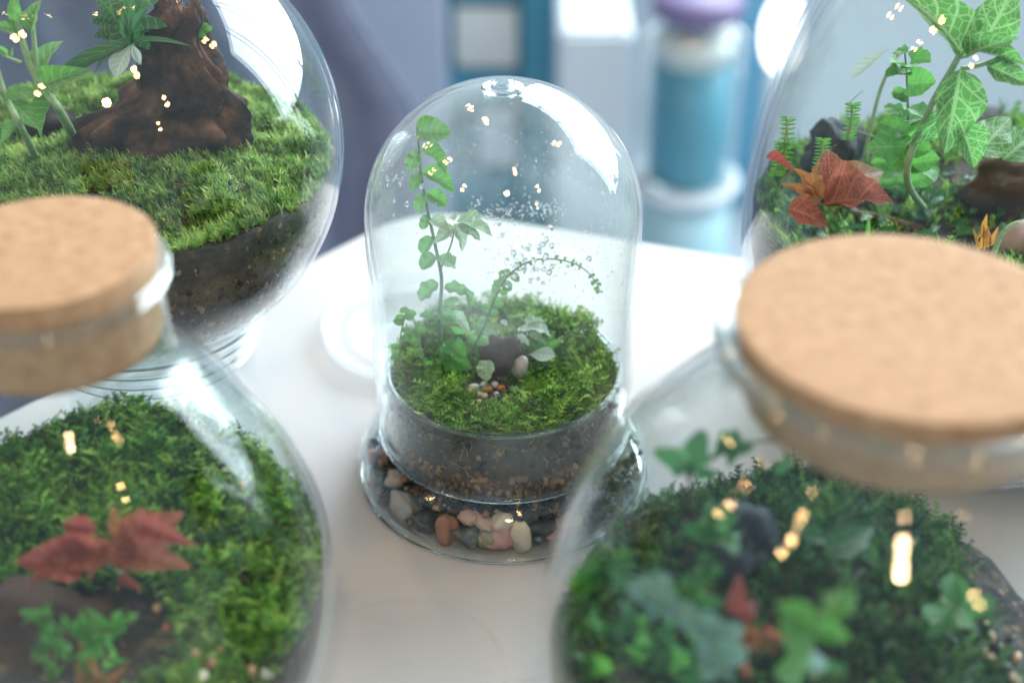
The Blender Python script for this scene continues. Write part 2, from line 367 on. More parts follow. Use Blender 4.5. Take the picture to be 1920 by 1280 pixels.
def cabinet():
    Y = 1.75; zt = at(900, -40, Y).z; a, b = at(834, 60, Y).x, at(1040, 60, Y).x; h = zt - FZ; w = (b - a) * .30
    root = empty('teal_cabinet', ((a + b) / 2, Y + .2, FZ), 'blurred teal cabinet with cream and white drawer fronts behind the dome', 'cabinet')
    box('carcass', ((a + b) / 2, Y + .21, FZ + h / 2), (b - a, .40, h), .004, TEALD, root)
    box('post', (b - w / 2, Y - .006, FZ + h / 2 - .003), (w, .028, h - .01), .004, TEAL, root)
    def front(x0, x1, y0, y1, mat):
        p, q = at(x0, y0, Y - .012), at(x1, y1, Y - .012)
        box('drawer_front', ((p.x + q.x) / 2, Y + .002, (p.z + q.z) / 2), (q.x - p.x, .026, p.z - q.z), .003, mat, root)
    front(852, 972, -35, 4, TEAL); front(852, 970, 18, 128, CREAM); front(838, 972, 134, 196, TEAL); front(898, 968, 206, 312, GREYW); front(840, 972, 320, 396, TEAL)
cabinet()
a = at(1050, 62, 1.5); b = at(1190, 62, 1.5)
tag(box('plinth_box', ((a.x + b.x) / 2, 1.7, (a.z + FZ) / 2), (b.x - a.x, .40, a.z - FZ), .008, GREYW), 'pale grey plinth box with bright top standing behind the dome', 'box')
YJ = 1.4; sp = at(1284, 345, YJ); SZ = sp.z; K = (sp - CAM).dot(FW) / FP       # K: metres per picture pixel at that distance
def turned(name, prof, mat, root, closed=False): 
    return sub(name, lathe(name, prof, 56, closed), mat, root)
def sub(name, me, mat, root, loc=(0, 0, 0), kind=None):
    o = link(name, me, mat); o.parent = root; o.location = loc
    if kind: o['kind'] = kind
    return o
root = empty('round_stool', (sp.x, YJ, FZ), 'pale teal round stool carrying the tall teal jar', 'stool'); h = SZ - FZ
PTEAL = principled('pale_teal', (.30, .50, .56), .5, [(.3, (.28, .48, .54)), (.7, (.36, .56, .62))], 5)
turned('seat', [(0, h - .24), (84 * K, h - .24), (88 * K, h - .23), (86 * K, h - .004), (0, h - .004)], PTEAL, root)
turned('rim', [(80 * K, h - .0038), (96 * K, h - .0038), (101 * K, h + .006), (98 * K, h + .016), (88 * K, h + .010), (0, h + .006), (0, h - .0038)], GREYW, root)
for k in range(3):
    a = 2 * math.pi * k / 3 + .5; c, s = math.cos(a), math.sin(a); sub('leg', tube('leg', [(.04 * c, .04 * s, h - .239), (.12 * c, .12 * s, .003)], .014), PTEAL, root)
root = empty('tall_jar', (sp.x, YJ, SZ + .0065), 'tall ribbed glass jar with teal filling and purple lid, blurred on stool', 'jar')
H = at(1284, 22, YJ).z - at(1284, 335, YJ).z; r = 72 * K
turned('glass', shell([(.001, 0), (r * 1.05, 0), (r * 1.12, .008)] + [(r * (1.13 + .10 * abs(math.sin(z * 130))), .010 + z) for z in np.linspace(0, H - .04, 50)] + [(r, H - .02), (r, H)], .003), GLASS, root, True)
turned('filling', [(0, .005), (r * .92, .005), (r, .014), (r, H * .74), (0, H * .74)], TEAL, root)
turned('band', [(0, H * .742), (r * .97, H * .742), (r * .97, H * .90), (0, H * .90)], CREAM, root)
PURP = principled('purple_lid', (.17, .13, .26), .5)
turned('lid', [(0, H + .001), (r * 1.08, H + .001), (r * 1.12, H + .006), (r * 1.12, H + .022), (r * 1.05, H + .028), (0, H + .028)], PURP, root)
board('blue_board', 1350, 1452, -30, 2.1, .04, BLUEP, 'blurred narrow blue panel left of the large right bowl', 'panel')
board('white_board', 1454, 2300, -30, 2.13, .04, WHITE, 'blurred white panel filling the view behind the large right bowl', 'panel')
m, nt, out = new_mat('glow_white'); e = N(nt, 'Emission'); e.inputs[0].default_value = (1, .98, .95, 1); e.inputs[1].default_value = 2.5; nt.links.new(e.outputs[0], out.inputs[0])  # added glow for an overexposed white spot, no lamp known there
lp = at(1466, 62, 1.65)
root = empty('glow_oval', (lp.x, 1.65, FZ), 'overexposed white spot added as a glowing oval, blurred beside the large right bowl', 'bright spot')
sub('globe', lathe('globe', [(.030 * math.sin(t), .062 * math.cos(t)) for t in np.linspace(0, math.pi, 20)], 32, False), m, root, (0, 0, lp.z - FZ))
sub('stem', tube('stem', [(0, 0, .010), (0, 0, lp.z - FZ - .061)], .004), WHITE, root)
turned('foot', [(0, 0), (.07, 0), (.07, .008), (.01, .014), (0, .014)], WHITE, root)

# ------------------------------------------------------------------ vessels
def sub(name, me, mat, root, loc=(0, 0, 0), kind=None):
    o = link(name, me, mat); o.parent = root; o.location = loc
    if kind: o['kind'] = kind
    return o
def prof_r(prof):
    """radius of the wall at height z (outer profile, bottom to top)"""
    z = [p[1] for p in prof]; r = [p[0] for p in prof]
    return lambda q: float(np.interp(q, z, r))

# the dome in the middle
DR = .0497
dome = empty('glass_dome', (0, 0, .0225), 'clear glass bell dome misted with droplets, sharp in the centre', 'glass dome')
prof = [(.0488, 0), (.0493, .012)] + [(DR + .0003, .03), (DR + .0003, .06), (DR + .0003, .0925)] + [(.05 * math.cos(t), .0925 + .05 * math.sin(t)) for t in np.linspace(.03, math.pi / 2, 80)]
sub('bell', lathe('bell', shell(prof, .0016), 288), GLASS_FOG, dome)
sub('rim_bead', torus_me('rim_bead', .0480, .0013, .0004, 128, 14, .8), SOLID, dome)
kn = [(0, .1423), (.0040, .1423), (.0070, .1419), (.0074, .1424), (.0066, .1431), (.0056, .1434), (.0047, .1440), (.0036, .1441), (.0028, .1436), (0, .1434)]
sub('knob', lathe('knob', smooth_prof(kn, 4), 48, False), SOLID, dome)
def drops():
    V, T = [], []
    bm = bmesh.new(); bmesh.ops.create_icosphere(bm, subdivisions=2, radius=1)
    tv = np.array([v.co[:] for v in bm.verts]); tt = np.array([[v.index for v in f.verts] for f in bm.faces]); bm.free()
    n = 0
    def put(px, py, r, front=True, flat=.33):
        nonlocal n
        p = on_cyl(px, py, (0, 0), DR - .0014, front)
        if p is None: return
        if p.z > .115:                                     # on the hemisphere
            C = Vector((0, 0, .115)); v = ray(px, py).normalized(); oc = CAM - C; b = oc.dot(v); q = b * b - oc.length_squared + (DR - .0013)**2
            if q < 0: return
            p = CAM + v * (-b - math.sqrt(q) if front else -b + math.sqrt(q)); nn = (C - p).normalized()
        else: nn = Vector((-p.x, -p.y, 0)).normalized()
        if p.z < .055: return
        a = nn.cross(Vector((.1, .2, 1))).normalized(); b2 = nn.cross(a)
        M = np.array([a * r, b2 * r * random.uniform(.8, 1.5), nn * r * flat])
        V.append(tv @ M + np.array(p)); T.append(tt + n); n += len(tv)
    for k in range(52): put(random.gauss(992, 30), random.gauss(490, 28), random.uniform(.0003, .00105))
    for k in range(26): put(random.gauss(738, 12), random.gauss(326, 13), random.uniform(.0003, .0007))
    for px, py, r in ((792, 349, .0011), (739, 404, .0008), (1032, 427, .0011), (1098, 434, .0007), (1104, 486, .0013), (1017, 459, .0011), (763, 382, .0009), (740, 376, .0008)): put(px, py, r)
    for k in range(240): put(random.uniform(900, 1180), random.gauss(475, 45), random.uniform(.00014, .00036))
    for k in range(150): put(random.uniform(880, 1060), random.gauss(395, 12), random.uniform(.00014, .0004), True)
    for k in range(130): put(random.uniform(980, 1120), random.uniform(500, 640), random.uniform(.00013, .0003))
    for k in range(260): put(random.uniform(710, 1170), random.uniform(230, 470), random.uniform(.00012, .00026), random.random() < .6)
    sub('water_drops', tri_mesh('water_drops', np.concatenate(V) - np.array([0, 0, .0225]), np.concatenate(T), smooth=True), WATER, dome, kind='stuff')
drops()
base = empty('glass_dish', (0, 0, 0), 'round clear glass base dish with flanged foot holding pebbles under the dome', 'glass dish')
po = smooth_prof([(.050, .0012), (.0555, .0014), (.0580, .0035), (.0585, .0075), (.0572, .0130), (.0538, .0180), (.0495, .0210), (.0466, .0222), (.0457, .0245)], 5) + [(.0455, .03), (.0455, .04), (.0455, .0492), (.0450, .0498), (.0443, .0498), (.0438, .0492)]
pi = [(.0438, .04), (.0438, .03), (.0440, .0240)] + smooth_prof([(.0446, .0212), (.0490, .0190), (.0525, .0160), (.0553, .0120), (.0563, .0078), (.0556, .0048), (.0535, .0034)], 4) + [(0, .0034), (0, .0012)]
sub('bowl', lathe('bowl', po + pi, 128), GLASS_WET, base)
sub('rim', torus_me('rim', .0446, .0010, .0498, 128, 12), SOLID, base)
sub('foot_ring', torus_me('foot_ring', .0560, .0016, .0012, 128, 12, .7), SOLID, base)

# cork-stoppered jars
def stoppered(name, ax, ay, k, cork_r, cork_z, prof, label, cork_label, clen):
    root = empty(name, (ax, ay, 0), label, 'glass jar')
    sub('jar_body', lathe('jar_body', shell(prof, .0022 * k), 288), GLASS_JAR, root)
    rz = prof[-1][1]; sub('lip', torus_me('lip', prof[-1][0] - .0006, .0020 * k, rz, 112, 14), SOLID, root)
    c = smooth_prof([(0, cork_z), (cork_r - .0022, cork_z), (cork_r - .0004, cork_z - .0006), (cork_r, cork_z - .0026)], 4)[1:]
    co = lathe('cork_stopper', [(0, cork_z)] + c + [(cork_r * .955, cork_z - clen + .002), (cork_r * .93, cork_z - clen), (0, cork_z - clen)], 96, False)
    o = link('cork_stopper', co, CORK); o.location = (ax, ay, 0); tag(o, cork_label, 'cork', 'cork stoppers in the front jars')
    return root
LX, LY = -.117, -.137
LP = smooth_prof([(.001, .0015), (.030, .0015), (.044, .006), (.058, .022), (.0655, .048), (.0668, .066), (.0645, .086), (.0575, .107), (.047, .125), (.0365, .139), (.0305, .146), (.0292, .152)], 16) + [(.0292, .160), (.0296, .168), (.0310, .172)]
stoppered('round_jar', LX, LY, .9, .0288, .180, LP, 'round glass jar with cork at front left, red leaf inside', 'smaller round cork stopper in the front left jar', .027)
RX, RY = .0965, -.172
RP = [(r * 1.06, z) for r, z in smooth_prof([(.001, .0015), (.036, .0015), (.053, .008), (.070, .030), (.0805, .060), (.0815, .080), (.0782, .104), (.069, .127), (.0565, .144), (.046, .155), (.0412, .160), (.0405, .165)], 16) + [(.0405, .169), (.0408, .1725), (.0415, .1745)]]
stoppered('round_jar', RX, RY, 1.1, .0400, .1810, RP, 'wide round glass jar with cork at front right, ivy inside', 'wide pale cork stopper in the front right jar', .022)
# large bowls behind
BX, BY = -.142, .032
bc = .128; br = .082
BP = [(br * math.sin(t), bc - br * math.cos(t)) for t in np.linspace(.02, 2.55, 130)] + [(.0455, .1985), (.046, .203)]
root = empty('round_bowl', (BX, BY, .046), 'large round glass bowl at back left with driftwood and moss', 'glass bowl')
sub('bowl_body', lathe('bowl_body', shell(BP, .0020), 288), GLASS, root, (0, 0, -.046))
root = empty('glass_stand', (BX, BY, 0), 'flared clear glass stand holding up the large left bowl', 'stand')
sp_ = smooth_prof([(.0395, .0012), (.0395, .015), (.0398, .034), (.0412, .044), (.0440, .052), (.0462, .058)], 5)
sub('stand_body', lathe('stand_body', shell(sp_, .0018), 96), GLASS_JAR, root)
sub('rim', torus_me('rim', .0458, .0013, .0582, 96, 12), SOLID, root)
for z in (.041, .0465, .052): sub('ridge', torus_me('ridge', .0408 + (z - .041) * .27, .0009, z, 96, 10), SOLID, root)
EX, EY = .196, .044
EP = smooth_prof([(.001, .0015), (.050, .0015), (.066, .008), (.086, .032), (.0985, .066), (.1005, .090), (.0985, .116), (.094, .140), (.0865, .164), (.077, .184), (.062, .204), (.049, .217), (.044, .226), (.045, .236)], 16)
root = empty('tapered_bowl', (EX, EY, 0), 'large tapering glass bowl at back right with fern and veined leaves', 'glass bowl')
sub('bowl_body', lathe('bowl_body', shell(EP, .0022), 288), GLASS_JAR, root)

# ------------------------------------------------------------------ fill: soil, moss
def n3(x, y, z=0.): return noise.noise(Vector((x, y, z)))
def soil_body(name, ax, ay, rin, H, zb, mat, label, seg=90, rings=26, gap=.0012):
    V, Fs = [], []; ns = 14
    for k in range(seg):
        a = 2 * math.pi * k / seg; c, s = math.cos(a), math.sin(a); r = rin(H(0, 0)) - gap
        for _ in range(8): r = rin(H(r * c, r * s)) - gap
        h = H(r * c, r * s)
        for i in range(ns):
            z = zb + (h - zb) * i / ns; q = max(.002, rin(z) - gap - .0005 * (1 + n3(c * 30, s * 30, z * 700))); V.append((q * c, q * s, z))
        for i in range(rings):
            q = r * (1 - i / rings) + 1e-4; V.append((q * c, q * s, H(q * c, q * s)))
    n = ns + rings
    for k in range(seg):
        k2 = (k + 1) % seg
        for i in range(n - 1): Fs.append((k * n + i, k2 * n + i, k2 * n + i + 1, k * n + i + 1))
    Fs.append(tuple(k * n for k in range(seg))[::-1])
    o = link(name, mesh(name, V, Fs), mat, kind='stuff'); o.location = (ax, ay, 0); o['label'] = label; return o

def frond(nl=6, L=1., w=.26, curve=.35, seed=0):
    """a feathery moss sprig along +X: midrib strip and paired pointed leaflets"""
    g = np.random.default_rng(seed); V, T = [], []
    xs = np.linspace(0, 1, nl + 1); zc = lambda x: curve * (x - x * x * .9)
    for x in xs: V += [(x * L, -.018, zc(x)), (x * L, .018, zc(x))]
    for i in range(nl): T += [(2 * i, 2 * i + 1, 2 * i + 3), (2 * i, 2 * i + 3, 2 * i + 2)]
    for i in range(nl):
        for s in (-1, 1):
            x = (i + .5) / nl; l = w * (1.15 - .75 * x) * g.uniform(.8, 1.2); b = len(V)
            V += [(x * L - .05, 0, zc(x)), (x * L + .06, 0, zc(x) + .01), (x * L + .55 * l, s * l, zc(x) + g.uniform(-.04, .12)), (x * L + .02 + .32 * l, s * l * .5, zc(x) + .07)]
            T += [(b, b + 1, b + 3), (b + 3, b + 1, b + 2), (b, b + 3, b + 2)]
    return np.array(V), np.array(T)
def star(nb=7, seed=0):
    """an upright cushion-moss shoot: narrow blades around a short stem"""
    g = np.random.default_rng(seed); V, T = [], []
    for k in range(nb):
        a = k * 2.4; t = g.uniform(.15, .75); h0 = g.uniform(0, .5); b = len(V); w = .055
        d = np.array([math.cos(a) * math.sin(t), math.sin(a) * math.sin(t), math.cos(t)]); s = np.array([-math.sin(a), math.cos(a), 0])
        p = np.array([0, 0, h0]); l = g.uniform(.5, .75)
        V += [p - s * w * .6, p + s * w * .6, p + d * l * .5 + s * w, p + d * l * .5 - s * w, p + d * l + np.array([math.cos(a), math.sin(a), 0]) * .12]
        T += [(b, b + 1, b + 2), (b, b + 2, b + 3), (b + 3, b + 2, b + 4)]
    return np.array(V), np.array(T)
FRONDS = [frond(6, 1, .26, .35, 1), frond(5, 1, .32, .1, 2), frond(7, 1, .22, .6, 3)]
STARS = [star(7, 1), star(6, 2), star(8, 3)]
def moss(name, ax, ay, rin, H, n, size, kinds, mat, label, tilt=(.1, .9), mask=None, gap=.003, rmax=None, wall=0, seed=1, lean=None):
    g = np.random.default_rng(seed); VV, TT, tint, off = [], [], [], 0; cnt = 0
    rm = rmax or .1; pts = []
    while len(pts) < n and cnt < n * 30:
        cnt += 1; r = rm * math.sqrt(g.random()); a = g.random() * 2 * math.pi; x, y = r * math.cos(a), r * math.sin(a)
        z = H(x, y)
        if r > rin(z) - gap: continue
        if mask is not None and not mask(x, y, g): continue
        pts.append((x, y, z))
    for (x, y, z) in pts:
        k = kinds[g.integers(len(kinds))]; s = size * g.uniform(.6, 1.3) * (1 + .5 * n3(x * 90, y * 90, 5)); az = g.random() * 2 * math.pi
        t = g.uniform(*tilt)
        X = np.array([math.cos(az) * math.cos(t), math.sin(az) * math.cos(t), math.sin(t)])
        if k is STARS[0] or k is STARS[1] or k is STARS[2]:
            t = g.uniform(0, .6); Z = np.array([math.cos(az) * math.sin(t), math.sin(az) * math.sin(t), math.cos(t)])
            if lean: Z = Z + np.array(lean) * .5; Z /= np.linalg.norm(Z)
            X = np.cross(Z, [.3, .5, .1]); X /= np.linalg.norm(X)
        else:
            Z = np.array([-math.cos(az) * math.sin(t), -math.sin(az) * math.sin(t), math.cos(t)])
        Y = np.cross(Z, X); M = np.stack([X, Y, Z]) * s
        v = k[0] @ M + np.array([x, y, z - .0004])
        rr = np.hypot(v[:, 0], v[:, 1]); lim = np.interp(v[:, 2], RZ[rin][0], RZ[rin][1]) - .0006       # keep every tip inside the glass
        f = np.minimum(1, lim / np.maximum(rr, 1e-6)); v[:, 0] *= f; v[:, 1] *= f
        VV.append(v); TT.append(k[1] + off); off += len(v)
        tn = .5 + .5 * n3(x * 110, y * 110, 2); tint.append(np.full(len(v), np.clip(tn + g.normal(0, .30), 0, 1)))
    o = link(name, tri_mesh(name, np.concatenate(VV), np.concatenate(TT), np.concatenate(tint)), mat, kind='stuff'); o.location = (ax, ay, 0); o['label'] = label
    return o
RZ = {}
def wall_fn(prof, th):
    f0 = prof_r(prof); f = lambda z: f0(z) - th
    zs = np.linspace(prof[0][1], prof[-1][1], 300); RZ[f] = (zs, np.array([f(z) for z in zs])); return f
D_IN = wall_fn([(.0437, 0), (.0437, .0505), (.0478, .053), (.0482, .115), (.046, .13)], 0)
L_IN = wall_fn(LP, .0024); R_IN = wall_fn(RP, .0028); B_IN = wall_fn(BP, .0024); E_IN = wall_fn(EP, .0026)

SOIL_D = soil_mat('dome_soil', [(0, (.16, .085, .04)), (.18, (.19, .105, .055)), (.34, (.14, .12, .11)), (.6, (.12, .127, .132)), (1, (.10, .10, .09))], .018, .048, (.34, .22, .19))
SOIL_K = soil_mat('dark_soil', [(0, (.045, .036, .030)), (.5, (.032, .032, .032)), (1, (.032, .032, .026))], .01, .08, (.28, .20, .13))
SOIL_B = soil_mat('layered_soil', [(0, (.060, .055, .040)), (.14, (.065, .06, .042)), (.20, (.040, .036, .028)), (.56, (.075, .065, .055)), (.64, (.30, .235, .14)), (.74, (.27, .21, .125)), (.80, (.085, .078, .066)), (1, (.075, .075, .066))], .05, .125, (.34, .23, .13))
MOSS_D = moss_mat('dome_moss', (.014, .055, .012), (.16, .38, .045), (.60, .82, .22))
MOSS_L = moss_mat('jar_moss', (.010, .050, .014), (.12, .35, .045), (.52, .76, .17))
MOSS_R = moss_mat('dark_moss', (.008, .038, .020), (.04, .14, .04), (.18, .36, .085))
MOSS_B = moss_mat('cushion_moss', (.020, .065, .018), (.20, .40, .07), (.60, .76, .28))

# dome fill
HD = lambda x, y: .0475 + .0022 * n3(x * 60, y * 60, 1) + .0015 * n3(x * 150, y * 150, 4) + .06 * max(0, y - .005) - .004 * math.exp(-((x + .008)**2 + (y + .004)**2) / .00018)
soil_body('potting_soil', 0, 0, D_IN, HD, .0175, SOIL_D, 'dark potting soil with brown bark layer in the dome base', gap=.0003)
path_d = lambda x, y, g: ((x + .006)**2 / .00022 + (y + .012)**2 / .00016) > g.uniform(.7, 1.3)
moss('feather_moss', 0, 0, D_IN, HD, 2700, .0078, FRONDS, MOSS_D, 'feathery green moss carpeting the soil under the dome', (.0, .8), path_d, .0016, .0437, seed=3)
moss('feather_moss', 0, 0, D_IN, lambda x, y: HD(x, y) + .0025, 900, .0062, FRONDS, MOSS_D, 'taller tufts of feathery moss at the back of the dome', (.4, 1.3), lambda x, y, g: y > .006 + .01 * g.random() and (abs(x) > .010), .004, .0437, seed=8)
# front left jar
HL = lambda x, y: .071 + .24 * max(y, 0) + .14 * min(y, 0) - .09 * max(x, 0) + .004 * n3(x * 40, y * 40, 3) + .0025 * n3(x * 110, y * 110, 3) - .010 * math.exp(-((x - .004)**2 + (y + .026)**2) / .0005)
soil_body('potting_soil', LX, LY, L_IN, HL, .006, SOIL_K, 'dark soil in the front left jar')
pit = lambda x, y, g: ((x - .002)**2 / .0006 + (y + .022)**2 / .0005) > g.uniform(.7, 1.2) and not (x < -.005 and y < -.005)
moss('leafy_moss', LX, LY, L_IN, HL, 5200, .0068, FRONDS, MOSS_L, 'bright green leafy moss in the front left jar', (.1, 1.2), pit, .002, .068, seed=4)
# front right jar
HR = lambda x, y: .070 + .019 * math.exp(-((x + .004)**2 + (y - .028)**2) / .0009) - .42 * max(x - .018, 0) - .05 * max(-x - .03, 0) + .06 * min(y, 0) + .004 * n3(x * 45, y * 45, 7) + .002 * n3(x * 120, y * 120, 3)
soil_body('potting_soil', RX, RY, R_IN, HR, .006, SOIL_K, 'dark soil in the front right jar')
moss('dark_moss', RX, RY, R_IN, HR, 5400, .0066, FRONDS, MOSS_R, 'dark green moss mound in the front right jar', (.2, 1.3), lambda x, y, g: x < .040 + .012 * g.random(), .002, .088, seed=5)
# large left bowl
HB = lambda x, y: .123 + .006 * n3(x * 28, y * 28, 9) + .0055 * abs(n3(x * 62, y * 62, 2)) + .002 * n3(x * 200, y * 200, 2) + .05 * min(0, y + .02) - .10 * max(0, x - .03) + .006 * math.exp(-((x - .02)**2 + (y + .018)**2) / .0006)
soil_body('layered_soil', BX, BY, B_IN, HB, .049, SOIL_B, 'dark soil with a tan sand band in the large left bowl')
moss('cushion_moss', BX, BY, B_IN, HB, 15000, .0042, STARS, MOSS_B, 'soft bright cushion moss in the large left bowl', mask=lambda x, y, g: not (abs(x - .012) < .012 and 0 < y < .02), gap=.003, rmax=.082, seed=6, lean=(-.5, -.3, 0))
# large right bowl
HE = lambda x, y: .088 + .005 * n3(x * 30, y * 30, 5) + .003 * n3(x * 90, y * 90, 2) + .05 * max(0, y)
soil_body('potting_soil', EX, EY, E_IN, HE, .008, SOIL_K, 'dark soil in the large right bowl')
moss('sprig_moss', EX, EY, E_IN, HE, 3600, .0072, FRONDS + STARS, MOSS_L, 'mixed green moss sprigs in the large right bowl', (.3, 1.4), lambda x, y, g: n3(x * 35, y * 35, 11) > -.15 + .2 * g.random() - .2, .003, .1, seed=9)

# ------------------------------------------------------------------ loose things: pebbles, bark, rocks
def rock_me(name, seed, sub_=3, rough=.22, flat=(1, 1, 1), f2=2.5):
    bm = bmesh.new(); bmesh.ops.create_icosphere(bm, subdivisions=sub_, radius=1); o = Vector((seed * 3.7, seed * 1.3, seed * 2.1))
    for v in bm.verts:
        d = 1 + rough * noise.noise(v.co * 1.1 + o) * 1.6 + rough * .45 * noise.noise(v.co * f2 + o)
        v.co = Vector((v.co.x * d * flat[0], v.co.y * d * flat[1], v.co.z * d * flat[2]))
    me = bpy.data.meshes.new(name); bm.to_mesh(me); bm.free(); me.polygons.foreach_set('use_smooth', [True] * len(me.polygons)); return me
PEBM = {}
def pebble_mat(c, rough=.32):
    key = tuple(round(q, 2) for q in c)
    if key not in PEBM:
        PEBM[key] = principled('pebble_stone', c, rough, [(.3, [q * .55 for q in c]), (.55, c), (.8, [min(.9, q * 1.25 + .03) for q in c])], 190, 6, .35, .0006, 500, coat=.25)
    return PEBM[key]
def srgb(r, g, b): return [((v / 255 + .055) / 1.055)**2.4 if v > 10 else v / 3294 for v in (r, g, b)]
def pebble(name, loc, size, rot, col, seed, label, cat='pebble', group=None, mat=None, rough=.22):
    o = link(name, rock_me(name, seed, 2 if max(size) < .004 else 3, rough), mat or pebble_mat(col)); o.location = loc; o.scale = size; o.rotation_euler = rot
    return tag(o, label, cat, group)
PX = 2667 / .505; PEB = []
for i, (px, py, w, h, ang, c, lab) in enumerate((
    (757, 969, 62, 46, .5, (150, 142, 134), 'translucent grey pebble at the front left of the base dish'),
    (714, 943, 34, 50, .5, (135, 105, 92), 'tan brown pebble against the left wall of the base dish'),
    (838, 1003, 42, 80, -.1, (158, 110, 96), 'tall reddish brown teardrop pebble left of the base dish front'),
    (885, 1000, 38, 38, 0, (104, 106, 104), 'round grey pebble beside the reddish teardrop pebble'),
    (880, 964, 36, 26, .1, (178, 140, 124), 'pinkish pebble tucked under the dome rim above the round grey pebble'),
    (906, 977, 40, 16, .4, (180, 150, 136), 'thin beige sliver pebble lying at a slant under the dome rim'),
    (942, 978, 38, 30, -.1, (205, 186, 166), 'smooth off-white oval pebble in the middle just under the dome rim'),
    (938, 1016, 46, 60, 0, (192, 142, 132), 'large rough pink pebble at the front of the base dish'),
    (976, 1012, 48, 72, .1, (212, 192, 168), 'large cream white pebble right of the rough pink pebble'),
    (916, 1004, 34, 44, 0, (136, 130, 104), 'olive beige pebble left of the rough pink pebble'),
    (906, 1031, 16, 18, 0, (160, 148, 100), 'tiny yellowish pebble at the foot of the olive beige one'),
    (880, 1032, 44, 28, .1, (84, 90, 94), 'flat slate grey pebble at the bottom beside the teardrop pebble'),
    (1014, 984, 56, 28, -.05, (52, 58, 64), 'long black pebble under the right part of the dome rim'),
    (1066, 974, 40, 27, -.2, (206, 186, 170), 'pale pinkish white pebble at the right on an orange one'),
    (1068, 994, 44, 18, -.15, (196, 138, 58), 'flat amber orange pebble beneath the pale pinkish white one'),
    (1042, 1030, 50, 38, .3, (200, 140, 138), 'rose pink pebble at the right front of the base dish'),
    (1008, 1012, 22, 24, 0, (92, 104, 112), 'small blue grey pebble between cream and rose pebbles'),
    (733, 893, 28, 40, .2, (172, 154, 148), 'pale mauve pebble low on the left flank of the base dish'),
    (697, 832, 34, 48, .2, (170, 128, 122), 'dusky pink pebble highest on the left flank of the base dish'),
    (690, 905, 26, 44, .5, (84, 116, 140), 'blue grey pebble on the left flank of the base dish'),
    (702, 868, 34, 34, 0, (122, 108, 102), 'grey brown pebble under the dusky pink one'),
    (800, 985, 40, 30, .3, (62, 66, 66), 'dark grey pebble between the translucent grey and teardrop pebbles'),
    (800, 1015, 44, 24, .2, (72, 76, 76), 'flat dark pebble low at the front left of the base dish'),
    (860, 1040, 26, 18, 0, (96, 96, 92), 'small grey pebble at the foot of the teardrop pebble'))):
    p = on_cyl(px, py, (0, 0), .0500) or on_cyl(px, py, (0, 0), .0470) or Vector((-.05, -.005, .01))
    zc = min(max(p.z - .0012, .0072), .0140); hh = h / PX / 2
    lim = .0545 - .5 * max(0, zc - .010)
    q = Vector((p.x, p.y, 0)); q = q.normalized() * min(q.length, lim - .0042)
    az = math.atan2(q.y, q.x)
    PEB.append((q.x, q.y, zc, w / PX / 2, hh))
    pebble('pebble', (q.x, q.y, zc), (min(w / PX / 2 * 1.12, .0060), .0038, min(hh * 1.1, .0070)), (0, ang, az + math.pi / 2), [min(.8, q * 1.35) for q in srgb(*c)], i + 1, lab, group='pebbles in the base dish', rough=.34)
# fine dark gravel filling the rest of the base, and crumbs of brown bark in the soil
def crumbs(name, n, size, mat, label, ring, zr, seed, loc=(0, 0, 0), tint=None):
    g = np.random.default_rng(seed); bm = bmesh.new(); bmesh.ops.create_icosphere(bm, subdivisions=1, radius=1)
    tv = np.array([v.co[:] for v in bm.verts]); tt = np.array([[v.index for v in f.verts] for f in bm.faces]); bm.free()
    V, T, C = [], [], []; 
    for k in range(n):
        a = g.random() * 6.283; r = math.sqrt(g.uniform(ring[0]**2, ring[1]**2)); z = g.uniform(*zr)
        if name in ('gravel', 'bark_chips') and any(((r * math.cos(a) - p[0])**2 + (r * math.sin(a) - p[1])**2) < (p[3] + .0012)**2 and abs(z - p[2]) < p[4] + .0012 for p in PEB): continue
        s = size * (.4 + 1.5 * g.random() ** 3) * np.array([1, g.uniform(.5, 1), g.uniform(.4, .9)]); q, _ = np.linalg.qr(g.normal(size=(3, 3)))
        V.append((tv * g.uniform(.75, 1.2, (len(tv), 1)) * s) @ q + np.array([r * math.cos(a), r * math.sin(a), z])); T.append(tt + len(T) * len(tv)); C.append(np.full(len(tv), g.random()))
    o = link(name, tri_mesh(name, np.concatenate(V), np.concatenate(T), np.concatenate(C)), mat, kind='stuff'); o.location = loc; o['label'] = label; return o
def tint_mat(name, stops, rough=.6):
    m, nt, out = new_mat(name); a = N(nt, 'Attribute', attribute_name='tint'); p = N(nt, 'BsdfPrincipled'); p.inputs['Roughness'].default_value = rough
    nt.links.new(ramp(nt, a.outputs['Fac'], stops), p.inputs['Base Color']); nt.links.new(p.outputs[0], out.inputs[0]); return m
GRAVM = tint_mat('gravel_stone', [(0, (.02, .025, .03)), (.6, (.07, .075, .075)), (.85, (.18, .15, .12)), (1, (.34, .29, .24))], .35)
CHIPM = tint_mat('bark_chip', [(0, (.07, .03, .014)), (.4, (.26, .13, .055)), (.8, (.48, .27, .13)), (1, (.6, .42, .28))], .8)
PEATM = tint_mat('peat', [(0, (.008, .008, .010)), (.66, (.05, .048, .048)), (.86, (.20, .14, .12)), (1, (.48, .36, .32))], .8)
crumbs('gravel', 1500, .0017, GRAVM, 'fine dark gravel filling the base dish between pebbles', (.030, .0547), (.0042, .0092), 21)
crumbs('bark_chips', 2200, .0012, CHIPM, 'brown bark chips at the foot of the soil in the dome base', (.0418, .0434), (.0175, .0285), 22)
crumbs('bark_chips', 600, .0011, CHIPM, 'loose brown bark chips over the pebbles of the base dish', (.041, .0485), (.0125, .0165), 23)
crumbs('soil_crumbs', 700, .0012, PEATM, 'soil crumbs pressed against the wall of the dome base', (.0425, .0432), (.026, .0465), 24)

